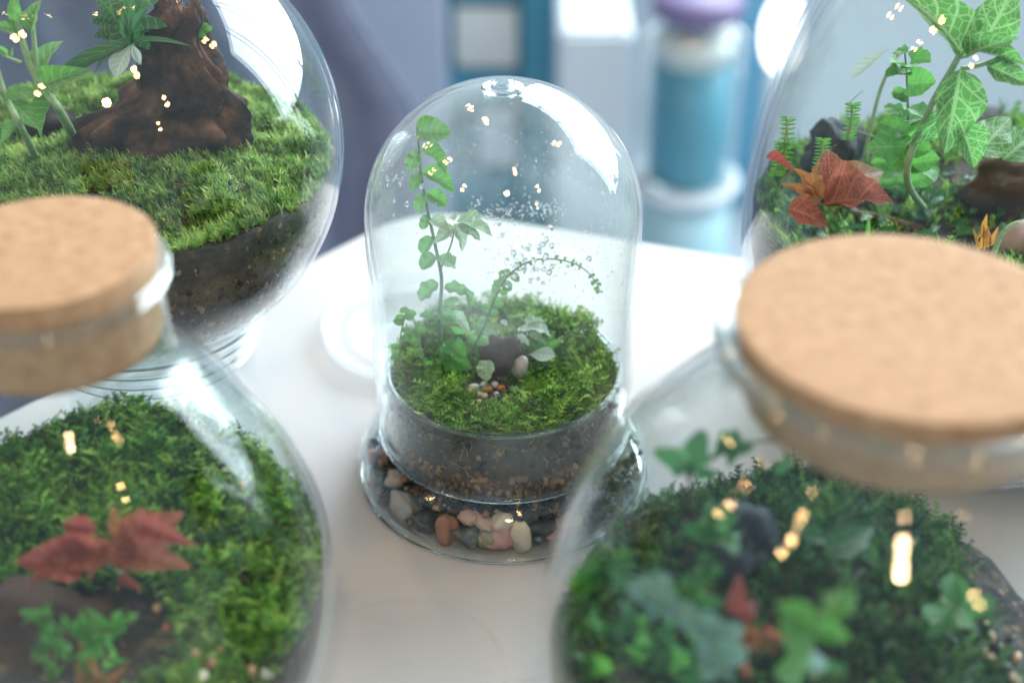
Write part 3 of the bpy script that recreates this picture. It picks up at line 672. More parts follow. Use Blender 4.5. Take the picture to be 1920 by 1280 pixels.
# ------------------------------------------------------------------ leaves and plants
def leaf_me(name, mat, wid=.5, shape='ovate', fold=.15, droop=.25, ripple=0, serr=0, nu=12, nv=6, tipup=0):
    """unit-length leaf along +X, with the midrib folded and the tip drooping"""
    V, Fs, uv = [], [], []
    for i in range(nu + 1):
        u = i / nu
        if shape == 'ovate': w = math.sin(math.pi * min(1, u**.72))**.8 * (1 - .25 * u)
        elif shape == 'round': w = math.sqrt(max(0, 1 - (2 * u - 1)**2)) * .98
        elif shape == 'strap': w = min(1, u * 5)**.6 * (1 - u**3)
        elif shape == 'spoon': w = math.sin(math.pi * u**1.5)**.8
        else: w = math.sqrt(max(0, 1 - (2 * u - 1)**2)) * (1.1 - .2 * u)
        w = max(w, .02) * wid / 1
        if serr: w *= 1 + serr * (abs(((u * 8) % 1) - .5) * 2 - .5)
        for j in range(nv + 1):
            v = -1 + 2 * j / nv
            x = u; 
            if shape in ('heart', 'scallop') and abs(v) > .3: x = u - .10 * abs(v) * (1 - u)
            z = fold * abs(v) * w * 2 - droop * u * u + tipup * u + ripple * math.sin(u * 15 + (2 if v > 0 else 0)) * abs(v) * w
            V.append((x, v * w / 2 * (1 - .15 * fold), z)); uv.append((u, v))
    n = nv + 1
    for i in range(nu):
        for j in range(nv): Fs.append((i * n + j, (i + 1) * n + j, (i + 1) * n + j + 1, i * n + j + 1))
    me = mesh(name, V, Fs, True, uv); me.materials.append(mat); return me
def lobed_me(name, mat, lobes=5, depth=.35, cup=.15, seed=0):
    """rounded, lobed leaf (ivy, parsley) fanned from its stalk"""
    V, Fs, uv = [(0, 0, 0)], [], [(0, 0)]; na, nr = 40, 5; A = 2.5
    for i in range(na + 1):
        a = -A + 2 * A * i / na; r = (1 - depth * (.5 + .5 * math.cos(a / A * math.pi * lobes + math.pi * (lobes % 2 == 0)))) * (.62 + .38 * math.cos(a * .5))
        for k in range(1, nr + 1):
            q = r * k / nr; V.append((q * math.cos(a), q * math.sin(a) * .95, cup * q * q * math.cos(a * lobes) * .4 - cup * q * q)); uv.append((q, a / A * .9))
    for i in range(na):
        b, c = 1 + i * nr, 1 + (i + 1) * nr; Fs.append((0, b, c))
        for k in range(nr - 1): Fs.append((b + k, b + k + 1, c + k + 1, c + k))
    me = mesh(name, V, Fs, True, uv); me.materials.append(mat); return me
VIEW = Vector((0, -.72, .69))
def ruffle(*a, n=4, **k):
    """a few differently curled copies of one leaf"""
    out = []
    for i in range(n):
        k2 = dict(k); k2['droop'] = k.get('droop', .25) * random.uniform(.3, 1.9); k2['ripple'] = k.get('ripple', .1) * random.uniform(.4, 1.5); k2['fold'] = k.get('fold', .15) * random.uniform(.2, 2.0); out.append(leaf_me(*a, **k2))
    return out
def leaf(root, me, a, b, up=None, name='leaf', wide=1., label=None):
    """hang a leaf from a to b (world points); up = the way its face looks"""
    if isinstance(me, list): me = random.choice(me)
    wide *= random.uniform(.85, 1.12)
    a, b = Vector(a), Vector(b); X = b - a; L = X.length; X.normalize(); up = (Vector(up) if up is not None else VIEW) + Vector((random.uniform(-.25, .25), random.uniform(-.25, .25), random.uniform(-.2, .2)))
    Y = up.cross(X).normalized(); Z = X.cross(Y)
    o = bpy.data.objects.new(name, me); COL.objects.link(o); o.parent = root
    M = Matrix((X * L, Y * L * wide, Z * L)).transposed().to_4x4(); M.translation = a - root.location; o.matrix_local = M
    if label: o['label'] = label
    return o
def stem(root, pts, r0, r1, mat, name='stem'):
    P = spline(pts); n = len(P); me = tube(name, [p - root.location for p in P], [r0 + (r1 - r0) * i / (n - 1) for i in range(n)], 7)
    me.materials.append(mat); o = bpy.data.objects.new(name, me); COL.objects.link(o); o.parent = root; return P
def plant(name, p, label, cat='plant', group=None): return empty(name, p, label, cat, group)
def jit(v, s): return Vector(v) + Vector((random.uniform(-s, s), random.uniform(-s, s), random.uniform(-s, s)))
GREEN = leaf_mat('fresh_leaf', (.12, .36, .055), (.06, .23, .035), (.20, .40, .14), side=6, rough=.35, trans=.4)
GREEN_D = leaf_mat('deep_leaf', (.035, .15, .035), (.018, .085, .02), (.10, .26, .09), side=6, rough=.35, trans=.3)
GREEN_P = leaf_mat('pale_leaf', (.34, .48, .30), (.24, .38, .20), (.5, .62, .46), side=5, rough=.5, trans=.35, hair=.4)
SILVER = leaf_mat('silver_leaf', (.42, .52, .46), (.30, .42, .34), (.58, .66, .60), side=6, rough=.6, trans=.3, hair=.5)
BLUEG = leaf_mat('blue_green_leaf', (.16, .30, .25), (.10, .22, .18), (.25, .40, .33), side=0, rough=.5, trans=.3)
FIT_G = leaf_mat('white_veined_leaf', (.09, .28, .05), (.05, .19, .03), (.38, .60, .30), net=7, side=5, vw=.05, mid=.08, rough=.35, trans=.4)
FIT_D = leaf_mat('dark_veined_leaf', (.030, .12, .04), (.018, .07, .025), (.16, .30, .14), side=6, vw=.06, mid=.07, rough=.4, trans=.3)
FIT_R = leaf_mat('red_veined_leaf', (.38, .085, .058), (.17, .10, .035), (.48, .18, .13), net=8, side=5, vw=.05, rough=.3, trans=.35)
FIT_P = leaf_mat('pink_leaf', (.34, .075, .06), (.20, .05, .035), (.44, .16, .13), net=7, side=5, rough=.28, trans=.3)
FIT_O = leaf_mat('orange_leaf', (.38, .15, .05), (.20, .13, .035), (.46, .22, .11), net=8, side=6, rough=.35, trans=.4)
HAIRY = leaf_mat('hairy_leaf', (.12, .32, .05), (.07, .22, .03), (.26, .46, .16), side=6, net=0, rough=.5, trans=.45, hair=.6)
IVYM = leaf_mat('ivy_leaf', (.06, .22, .06), (.03, .12, .03), (.20, .38, .18), side=0, rough=.4, trans=.3)
IVYV = leaf_mat('cream_edged_leaf', (.07, .24, .06), (.04, .16, .04), (.70, .68, .50), side=0, mid=.02, rough=.4, trans=.3)
STEMG = principled('green_stem', (.08, .20, .045), .5, [(.3, (.04, .12, .03)), (.7, (.10, .24, .06))], 200, 3)
STEMP = principled('pale_stem', (.26, .38, .18), .55, [(.3, (.2, .32, .13)), (.7, (.34, .46, .24))], 200, 3)
STEMB = principled('brown_stem', (.08, .045, .03), .6)

# --- under the dome
me1 = ruffle('leaf', GREEN, .72, 'round', fold=.22, droop=.3, ripple=.16, nu=16, nv=8); me2 = ruffle('leaf', GREEN, .64, 'round', fold=.2, droop=.5, ripple=.16, nu=16, nv=8); me3 = ruffle('leaf', GREEN_P, .62, 'ovate', fold=.15, droop=.4, ripple=.12, nu=14); me4 = ruffle('leaf', SILVER, .74, 'round', fold=.15, droop=.4, ripple=.07, nu=20, nv=8)
Y0 = -.006
A = lambda px, py, Y=Y0: at(px, py, Y)
tp = plant('tall_plant', A(836, 716), 'tall upright plant with paired rounded leaves inside the dome')
tp.location.z = .0475
stem(tp, [A(838, 722), A(826, 660), A(824, 590), A(828, 525), A(816, 460), A(803, 400), A(790, 330), A(786, 285), A(782, 238)], .00085, .0004, STEMG)
for (x0, y0, x1, y1, m, w, dy, up) in (
    (781, 246, 835, 244, 2, 1.35, -.003, (.1, -.75, .65)), (786, 286, 764, 314, 1, 1.1, -.004, None), (788, 284, 843, 304, 2, 1.0, -.002, (.2, -.6, .75)),
    (790, 326, 770, 356, 1, 1.1, -.004, None), (792, 324, 851, 345, 2, 1.0, -.003, (.2, -.6, .75)), (796, 364, 779, 394, 1, 1.1, -.004, None), (800, 362, 838, 382, 2, 1.1, -.002, (.2, -.6, .75)),
    (800, 402, 792, 430, 1, 1.0, -.003, None), (806, 412, 848, 432, 3, 1.1, -.004, (.1, -.5, .85)), (810, 444, 788, 474, 1, 1.05, -.003, None), (815, 478, 789, 502, 1, 1.1, -.004, None),
    (818, 486, 864, 494, 1, .7, .004, None), (822, 530, 784, 560, 2, 1.25, -.003, (-.2, -.6, .75)), (832, 540, 878, 548, 2, 1.1, -.002, (.1, -.6, .8)), (868, 540, 886, 578, 1, .45, -.001, (.6, -.5, .6)),
    (832, 570, 866, 560, 1, .7, .003, None), (824, 592, 793, 588, 1, .8, -.003, None), (828, 586, 852, 600, 1, 1.2, -.005, None), (842, 588, 888, 616, 3, .8, -.003, None),
    (832, 640, 846, 690, 1, .9, -.006, None), (836, 642, 872, 668, 2, 1.2, -.007, (.1, -.5, .85)), (842, 612, 866, 640, 1, .8, .006, None), (830, 668, 872, 682, 1, .9, -.008, None)):
    a_ = A(x0, y0); b_ = A(x1, y1, Y0 + dy); leaf(tp, {1: me1, 2: me2, 3: me3}[m], a_, b_, up, wide=w)
stem(tp, [A(826, 505), A(845, 460), A(852, 430)], .0004, .0003, STEMP, 'leaf_stalk')
for (x0, y0, x1, y1, dy, w) in ((850, 424, 812, 456, -.004, 1.0), (850, 420, 882, 470, -.003, 1.0), (856, 416, 930, 436, .004, .8), (852, 414, 838, 396, .006, 1.2), (858, 422, 905, 450, .0, .9)):
    leaf(tp, me3, A(x0, y0), A(x1, y1, Y0 + dy), (.0, -.45, .9), wide=w)
# slender arching stem with tiny leaflets
ar = plant('arching_plant', Vector((A(866, 702).x, Y0 - .001, .0475)), 'slender arching stem with tiny round leaflets reaching right under the dome')
P = stem(ar, [A(866, 704), A(886, 655), A(908, 612), A(928, 560, -.004), A(955, 515, .0), A(1000, 488, .006), A(1050, 487, .012), A(1092, 502, .014), A(1118, 530, .014), A(1124, 548, .013)], .0006, .00018, STEMG)
ml = leaf_me('leaf', GREEN, .8, 'round', .1, .2, nu=6, nv=4)
for i, p in enumerate(P[8:], 8):
    t = (P[min(i + 1, len(P) - 1)] - P[i - 1]).normalized(); s = .0036 if i < 26 else .0019
    for sg in (-1, 1):
        d = (t.cross(VIEW).normalized() * sg + t * .35 + Vector((0, random.uniform(-.5, .3), random.uniform(-.3, .2)))).normalized() * s * random.uniform(.7, 1.25)
        if random.random() < (.3 if i < 18 else .42): continue
        leaf(ar, ml, p, p + d, jit(VIEW, .5))
# pale broad-leaved plant in the middle
pb = plant('silver_leaf_plant', Vector((.001, .004, .0475)), 'pale silvery broad leaved plant behind the bark under the dome')
c0 = A(958, 662, .004)
for (x1, y1, dy, w, mm) in ((884, 622, .0, 1.0, me3), (905, 652, -.006, 1.2, me3), (990, 612, -.004, 1.1, me4), (940, 598, .004, .95, me4), (1038, 612, .006, 1.1, me4), (1024, 596, .012, .9, me3), (1036, 640, .0, .8, me3), (990, 640, -.006, .8, me4)):
    b_ = A(x1, y1, .004 + dy); k = c0.lerp(b_, .42) + Vector((0, 0, .006)); stem(pb, [c0, c0.lerp(k, .6) + Vector((0, 0, .002)), k], .0004, .0003, STEMP, 'leaf_stalk'); leaf(pb, mm, k, b_, (0, -.35, .9), wide=w)
tl = leaf_me('leaf', SILVER, .62, 'spoon', .05, .1)
leaf(pb, tl, A(990, 664, .0), A(1040, 664, -.004), (0, -.4, .9), label='smooth pale tongue shaped leaf')
sl = plant('scalloped_plant', Vector((A(908, 690, -.014).x, -.012, .0475)), 'small plant with one pale scalloped leaf in front of the bark', 'plant')
lm = leaf_me('leaf', GREEN_P, .95, 'round', .12, .3, .12, .08, 24, 8); s_ = A(912, 676, -.012); stem(sl, [Vector((s_.x, -.010, .046)), s_], .0004, .0003, STEMP, 'leaf_stalk'); leaf(sl, lm, s_, A(910, 708, -.019), (0, -.6, .8))
tw = plant('wiry_plant', Vector((A(790, 690, -.002).x, -.002, .0475)), 'thin wiry plant with few tiny leaves at the left under the dome')
P = stem(tw, [A(800, 700, -.002), A(786, 640, -.003), A(776, 595, -.004)], .0004, .0002, STEMP)
P2 = stem(tw, [A(752, 690, -.004), A(750, 640, -.006), A(758, 600, -.006), A(768, 578, -.006)], .0004, .0002, STEMP)
for p in P[2::2] + P2[3::2]: leaf(tw, ml, p, p + Vector((random.choice((-1, 1)) * .0035, -.001, random.uniform(-.001, .002))), jit(VIEW, .4))
fl = leaf_me('leaf', GREEN, .28, 'strap', .1, .3)
ft = plant('grassy_tuft', Vector((A(1010, 650, .006).x, .006, .0475)), 'yellow green grassy tuft right of the pale tongue leaf under the dome')
for k in range(9): a_ = A(1000 + k * 3, 664, .006); leaf(ft, fl, a_, a_ + Vector((random.uniform(-.004, .009), random.uniform(-.004, .004), random.uniform(.004, .009))), jit(VIEW, .4))
b_ = A(940, 676, -.004); BARK_RED = principled('red_bark', (.12, .05, .03), .8, [(.34, (.018, .010, .010)), (.5, (.10, .038, .022)), (.68, (.26, .10, .055))], 260, 6, 1, .002, 400)
o = link('bark_piece', rock_me('bark_piece', 31, 4, .45, f2=5), BARK_RED); o.location = (b_.x, b_.y, .0575); o.scale = (.0066, .0048, .0092); o.rotation_euler = (.1, .3, .3)
tag(o, 'dark brown bark piece standing on the moss in the dome', 'bark')
b_ = A(958, 656, -.006); o = link('bark_piece', rock_me('bark_piece', 33, 4, .35, f2=6), BARK_PALE); o.location = (b_.x, b_.y, .0595); o.scale = (.0022, .0020, .0062); o.rotation_euler = (0, .22, 0)
tag(o, 'reddish upright bark splinter leaning on the dark bark under the dome', 'bark')
b_ = A(975, 668, -.006); pebble('pale_stone', (b_.x, b_.y, .054), (.0030, .0026, .0050), (0, .1, 0), srgb(205, 190, 190), 41, 'pale lilac stone right of the bark splinter under the dome', 'stone')
for i, (px, py, w, h, c, lab) in enumerate((
    (888, 725, 24, 12, (240, 236, 228), 'white oval bead pebble at the left end of the small pebble row'), (880, 733, 15, 13, (224, 186, 140), 'tan bead pebble at the lower left of the pebble row'),
    (908, 721, 18, 12, (238, 232, 224), 'white bead pebble at the back of the pebble row above an amber one'), (915, 729, 20, 13, (216, 150, 60), 'amber bead pebble left of the deeper orange one'),
    (928, 721, 14, 14, (240, 238, 234), 'round white bead pebble between the two amber ones'), (940, 727, 18, 15, (214, 136, 52), 'deep orange bead pebble in the pebble row'),
    (964, 729, 19, 11, (244, 240, 236), 'white oval bead pebble lying apart at the right of the row'), (898, 739, 16, 15, (236, 224, 196), 'cream bead pebble in front of the row'),
    (908, 742, 14, 14, (226, 204, 178), 'buff bead pebble touching the cream one'), (899, 754, 14, 13, (240, 214, 190), 'ringed cream bead pebble nearest the dome rim'),
    (931, 739, 11, 10, (206, 214, 220), 'tiny bluish bead pebble in front of the row'), (942, 707, 16, 12, (196, 156, 110), 'brownish bead pebble at the foot of the bark'),
    (983, 707, 18, 13, (240, 226, 226), 'pinkish white bead pebble at the foot of the pale stone'),
    (787, 687, 14, 12, (248, 246, 244), 'bright white bead pebble at the far left under the wiry plant'), (801, 697, 18, 13, (220, 148, 70), 'orange bead pebble left of the tall stem'),
    (812, 713, 14, 14, (232, 190, 170), 'peach bead pebble beside the tall stem foot'), (822, 704, 22, 12, (190, 130, 104), 'rusty bead pebble behind the tall stem foot'), (826, 719, 24, 10, (206, 176, 160), 'beige flat bead pebble at the tall stem foot'))):
    p = None
    for yy in np.linspace(-.045, .02, 90):
        q = A(px, py, yy)
        if q.z <= HD(q.x, q.y) + .0022: p = q; break
    if p is None: p = A(px, py, -.02)
    pebble('bead_pebble', p, (w / 5000 / 2, .0013, h / 5000 / 2 * 1.1), (.6, 0, random.uniform(-.3, .3)), srgb(*c), 60 + i, lab, group='bead pebbles on the moss under the dome', rough=.1)

# --- the other jars: things are set down where a line of sight meets the soil
def drop(px, py, ax, ay, H, rin, lift=0.):
    v = ray(px, py); t0 = max(.2, (ay - .1 - CAM.y) / v.y)
    for k in range(900):
        p = CAM + v * (t0 + k * .0004); x, y = p.x - ax, p.y - ay
        if math.hypot(x, y) < rin(p.z) - .002 and p.z <= H(x, y) + lift: return p
    return None
def px_m(p): return FP / (p - CAM).dot(FW)
def stones(specs, ax, ay, H, rin, cat, group, seed, name='pebble', lift=.002, mat=None):
    for i, (px, py, w, h, c, lab) in enumerate(specs):
        p = drop(px, py, ax, ay, H, rin, lift)
        if p is None: continue
        k = px_m(p); v = Vector((p.x - ax, p.y - ay, 0)); lim = rin(p.z) - .002 - w / k / 2
        if v.length > lim: v = v.normalized() * max(0, lim)
        pebble(name, (ax + v.x, ay + v.y, p.z), (w / k / 2, w / k / 2 * .8, h / k / 2), (.2, random.uniform(-.4, .4), random.uniform(0, 3)), srgb(*c), seed + i, lab, cat, group, mat)
def leaves(root, me, specs, up=None, k=1.):
    for q in specs:
        x0, y0, Ya, x1, y1, Yb, w = q[:7]; x1, y1 = x0 + (x1 - x0) * k, y0 + (y1 - y0) * k; leaf(root, q[7] if len(q) > 7 else me, at(x0, y0, Ya), at(x1, y1, Yb), q[8] if len(q) > 8 else up, wide=w)
fr = ruffle('leaf', FIT_R, .78, 'ovate', n=6, fold=.30, droop=.45, ripple=.12, serr=.025, nu=22, nv=8); fp_ = ruffle('leaf', FIT_P, .78, 'ovate', n=6, fold=.30, droop=.45, ripple=.12, serr=.025, nu=22, nv=8); fo = ruffle('leaf', FIT_O, .68, 'ovate', fold=.25, droop=.4, ripple=.16, serr=.07, nu=22, nv=8)
fg = ruffle('leaf', FIT_G, .64, 'ovate', fold=.16, droop=.28, ripple=.07, nu=18, nv=8); fd = leaf_me('leaf', FIT_D, .55, 'ovate', .15, .25); hy = ruffle('leaf', HAIRY, .55, 'ovate', fold=.2, droop=.35, ripple=.08, nu=14)
st = leaf_me('leaf', GREEN_D, .16, 'strap', .12, .45); stb = leaf_me('leaf', GREEN, .10, 'strap', .12, .15); sp2 = leaf_me('leaf', SILVER, .55, 'spoon', .12, .15)
bg_ = leaf_me('leaf', BLUEG, .8, 'round', .05, .1); gr = ruffle('leaf', GREEN, .72, 'round', fold=.15, droop=.25, ripple=.1); gd = leaf_me('leaf', GREEN_D, .7, 'round', .1, .2)
iv = lobed_me('leaf', IVYM, 3, .34, .3); ivv = lobed_me('leaf', IVYV, 3, .34, .25); pars = lobed_me('leaf', HAIRY, 5, .35, .3); parsd = lobed_me('leaf', GREEN_D, 7, .45, .3)

# front left jar
q = drop(215, 1040, LX, LY, HL, L_IN)
rp = plant('red_leaf_plant', q, 'red and pink leaved plant lying low in the front left jar')
for a_, b_ in (((222, 1050), (232, 1018)), ((190, 1052), (150, 1046)), ((200, 1060), (240, 1080))): stem(rp, [q, at(a_[0], a_[1], -.150), at(b_[0], b_[1], -.152)], .0007, .0005, STEMG, 'leaf_stalk')
leaves(rp, fr, ((228, 1022, -.150, 350, 962, -.148, 1.15), (160, 1048, -.152, 5, 1052, -.158, 1.0, fp_), (155, 1030, -.150, 255, 1038, -.158, .85), (182, 992, -.146, 98, 978, -.146, .9, fp_), (222, 1000, -.146, 196, 938, -.142, .8, fo), (232, 1075, -.156, 262, 1110, -.160, .7, fp_), (330, 1000, -.148, 352, 1020, -.150, 1.2, fp_)), k=.82)
leaves(rp, fr, ((240, 1030, -.15, 290, 1040, -.16, 1.0), (270, 985, -.148, 330, 1010, -.156, .9, fp_), (120, 1060, -.152, 60, 1085, -.16, .9), (190, 1020, -.15, 160, 1075, -.158, .8), (215, 1010, -.148, 260, 955, -.146, .8, fo)))
q = drop(55, 1150, LX, LY, HL, L_IN, .006)
o = link('driftwood', rock_me('driftwood', 51, 4, .4, f2=4), BARK_PALE); o.location = (q.x, q.y, q.z - .004); o.scale = (.021, .013, .012); o.rotation_euler = (.3, .2, .4)
tag(o, 'brown knotty driftwood below the red leaves in the front left jar', 'driftwood')
gp = plant('bushy_plant', drop(215, 1230, LX, LY, HL, L_IN) or at(215, 1230, -.175), 'bright green blurred bushy plant at the bottom of the front left jar')
mini = ruffle('leaf', GREEN, .5, 'ovate', fold=.2, droop=.4, ripple=.1, nu=8, nv=4)
for k in range(70):
    x = random.choice((70, 110, 150, 175, 215)) + random.gauss(0, 16); yb = random.uniform(1150, 1290); a_ = at(x, yb, -.172); leaf(gp, mini, a_, at(x + random.uniform(-22, 22), yb - random.uniform(10, 30), -.172 + random.uniform(-.004, .004)), jit(VIEW, .6))
leaves(gp, fo, ((175, 1290, -.172, 150, 1235, -.178, 1.0), (190, 1290, -.172, 235, 1250, -.176, .8)), k=.6)
stones([(365, 1230, 34, 24, (190, 160, 130), 'tan pebble, leftmost at the bottom of the front left jar'), (398, 1245, 30, 34, (214, 176, 146), 'buff upright pebble at the bottom of the front left jar'), (412, 1216, 26, 22, (196, 160, 120), 'sandy pebble behind the buff one in the front left jar'),
        (440, 1262, 30, 22, (150, 160, 170), 'blue grey pebble at the bottom edge of the front left jar'), (470, 1262, 26, 40, (214, 160, 132), 'peach upright pebble at the bottom of the front left jar'), (505, 1268, 30, 22, (226, 222, 220), 'whitish pebble at the bottom of the front left jar'),
        (380, 1268, 34, 22, (236, 226, 214), 'cream flat pebble at the bottom edge of the front left jar'), (562, 1196, 34, 28, (228, 228, 220), 'white pebble against the right wall of the front left jar'), (295, 1140, 26, 20, (170, 140, 90), 'mustard pebble in the dark hollow of the front left jar'), (312, 1176, 22, 16, (180, 96, 84), 'small brick red pebble in the hollow of the front left jar'),
        (452, 912, 16, 20, (196, 140, 70), 'amber grain on the mossy crest of the front left jar'), (468, 938, 24, 18, (52, 50, 52), 'black grain below the amber one on the crest of the front left jar')],
       LX, LY, HL, L_IN, 'pebble', 'pebbles in the front left jar', 100)
gc = plant('wispy_sprig', drop(470, 960, LX, LY, HL, L_IN), 'thin arching green sprig on the right of the front left jar', 'sprig')
stem(gc, [gc.location, at(480, 905, -.135), at(498, 940, -.137), at(508, 975, -.138)], .0004, .0002, STEMG)

# front right jar
q = drop(1390, 1040, RX, RY, HR, R_IN, .004)
o = link('dark_rock', rock_me('dark_rock', 61, 4, .35, (1, 1, 1), 4), SLATE); o.location = (q.x, q.y, q.z + .003); o.scale = (.0105, .010, .015); o.rotation_euler = (.2, -.35, .3)
tag(o, 'blue black rock standing in the moss of the front right jar', 'rock')
ip = plant('ivy_sprig', drop(1305, 985, RX, RY, HR, R_IN), 'ivy sprig arching high at the left inside the front right jar', 'ivy')
P = stem(ip, [ip.location, at(1292, 930, -.165), at(1300, 885, -.163), at(1350, 852, -.160), at(1420, 828, -.158), at(1500, 826, -.156)], .0006, .0003, STEMB)
stem(ip, [at(1300, 885, -.163), at(1290, 860, -.166)], .0004, .0003, STEMG, 'leaf_stalk')
leaves(ip, iv, ((1292, 866, -.166, 1262, 818, -.168, 1.0), (1302, 880, -.163, 1330, 866, -.166, 1.2), (1362, 850, -.160, 1392, 806, -.160, .9), (1400, 834, -.158, 1412, 856, -.160, 1.0), (1380, 842, -.16, 1352, 808, -.16, .8), (1500, 826, -.156, 1512, 852, -.156, 1.2), (1470, 868, -.152, 1486, 892, -.152, 1.0), (1298, 880, -.164, 1284, 850, -.164, .9)), k=.78)
lv = plant('green_leaf_plant', drop(1360, 1010, RX, RY, HR, R_IN), 'mid green rounded leaves beside the dark rock in the front right jar')
leaves(lv, iv, ((1340, 985, -.172, 1372, 930, -.172, 1.0), (1335, 990, -.174, 1390, 985, -.178, 1.1), (1330, 990, -.174, 1300, 950, -.176, 1.0), (1360, 1000, -.176, 1340, 1040, -.182, 1.0)), k=.62)
fp2 = plant('veined_leaf_plant', drop(1580, 1030, RX, RY, HR, R_IN), 'dark green veined leaf plant on the crest of the front right jar')
leaves(fp2, fd, ((1545, 1035, -.166, 1650, 985, -.160, 1.05), (1530, 1000, -.158, 1500, 950, -.156, .7), (1515, 1000, -.158, 1530, 945, -.154, .5), (1560, 1010, -.158, 1585, 960, -.154, .8), (1610, 1030, -.158, 1655, 1060, -.160, .9), (1590, 1020, -.160, 1640, 1010, -.156, .9), (1545, 1010, -.162, 1490, 990, -.166, .8), (1560, 1060, -.168, 1600, 1085, -.172, .8)))
cv = plant('variegated_ivy', drop(1790, 1160, RX, RY, HR, R_IN) or at(1790, 1160, -.17), 'cream edged ivy with three lobed leaves at the right of the front right jar', 'ivy')
leaves(cv, ivv, ((1800, 1140, -.165, 1838, 1098, -.165, 1.0), (1790, 1140, -.167, 1756, 1112, -.168, 1.0), (1792, 1150, -.170, 1806, 1185, -.176, 1.0), (1770, 1160, -.172, 1735, 1170, -.176, .9)))
fl_ = plant('pale_leaf_plant', drop(1520, 1270, RX, RY, HR, R_IN) or at(1520, 1270, -.2), 'blurred pale green round leaved plant nearest the front right jar wall')
nodes = [at(1530, 1265, -.208), at(1520, 1200, -.214), at(1540, 1150, -.216), at(1570, 1110, -.216)]
stem(fl_, [fl_.location] + nodes, .0008, .0005, STEMP)
leaves(fl_, gr, ((1520, 1170, -.215, 1440, 1120, -.218, 1.0), (1540, 1150, -.216, 1636, 1095, -.214, 1.0), (1530, 1180, -.215, 1600, 1195, -.220, 1.1), (1520, 1200, -.214, 1460, 1175, -.222, 1.0), (1522, 1215, -.213, 1520, 1262, -.222, 1.2, bg_), (1550, 1140, -.216, 1545, 1090, -.212, .9), (1500, 1250, -.208, 1440, 1262, -.214, 1.2), (1540, 1250, -.208, 1600, 1262, -.212, 1.1, gd)), k=.70)
bl = plant('blue_green_plant', drop(1270, 1200, RX, RY, HR, R_IN) or at(1270, 1200, -.2), 'trailing blue green small round leaves at the left front of the right jar')
P = stem(bl, [bl.location, at(1215, 1105, -.206), at(1262, 1130, -.210), at(1310, 1165, -.212), at(1345, 1205, -.212), at(1352, 1262, -.210)], .0006, .0004, STEMP)
for i, p in enumerate(P[3::2]):
    for sg in (-1, 1): leaf(bl, bg_, p, p + Vector((sg * random.uniform(.003, .006), -.001, random.uniform(-.003, .005))), jit(VIEW, .35))
rl = plant('red_leaf_plant', drop(1400, 1190, RX, RY, HR, R_IN), 'dull red and orange leaved plant at the centre of the front right jar')
leaves(rl, fp_, ((1375, 1150, -.196, 1392, 1068, -.192, .9), (1385, 1160, -.198, 1432, 1120, -.196, .8), (1400, 1200, -.200, 1350, 1190, -.206, .9, fo), (1400, 1190, -.200, 1450, 1215, -.206, .9, fo), (1440, 1190, -.2, 1482, 1205, -.204, .8, fr), (1390, 1235, -.204, 1405, 1275, -.208, .9, fr)), k=.8)
lf2 = plant('mossy_leaf_plant', drop(1160, 1080, RX, RY, HR, R_IN) or at(1160, 1080, -.18), 'hazy pale green leaves pressed to the left wall of the front right jar')
for k in range(46): x, y = random.uniform(1090, 1330), random.uniform(1040, 1270); a_ = at(x, y, -.192); leaf(lf2, random.choice((gr, gd, iv)), a_, at(x + random.uniform(-24, 24), y - random.uniform(4, 26), -.195), jit(VIEW, .5), wide=random.uniform(.8, 1.2))
sp3 = []
cols = ((44, 46, 52), (214, 176, 146), (196, 140, 110), (40, 42, 46), (226, 208, 186), (60, 60, 64), (206, 150, 128))
nm = ('black', 'tan', 'brick', 'sooty', 'cream', 'charcoal', 'peach')
spots = ((1692, 1028, 28, 20), (1748, 1092, 22, 34), (1802, 1160, 26, 22), (1836, 1150, 18, 22), (1824, 1186, 30, 22), (1856, 1192, 26, 20), (1848, 1168, 16, 14), (1872, 1214, 26, 24), (1894, 1196, 22, 16), (1838, 1222, 24, 20), (1860, 1240, 30, 24), (1886, 1250, 26, 20), (1906, 1232, 22, 20), (1904, 1272, 28, 20), (1820, 1254, 24, 18), (1790, 1205, 22, 18))
where = ('lying alone on the crest right of the veined leaves', 'standing upright below the lone black grain', 'just right of the cream edged ivy', 'beside the ivy, above a larger one', 'under the right ivy leaf', 'middle of the slope by the ivy', 'tiny, between two larger pebbles on the slope', 'on the slope near the right picture edge', 'high on the slope at the right wall', 'lower slope beside the moss edge', 'lower slope, largest there', 'lower slope near the wall', 'against the wall at the right picture edge', 'lowest in the right corner', 'half sunk at the moss edge', 'half sunk under the ivy')
for i, (x, y, w, h) in enumerate(spots): sp3.append((x, y, w, h, cols[(i * 3) % 7], '%s pebble in right jar, %s' % (nm[(i * 3) % 7], where[i])))
stones(sp3, RX, RY, HR, R_IN, 'pebble', 'pebbles on the slope in the front right jar', 130)

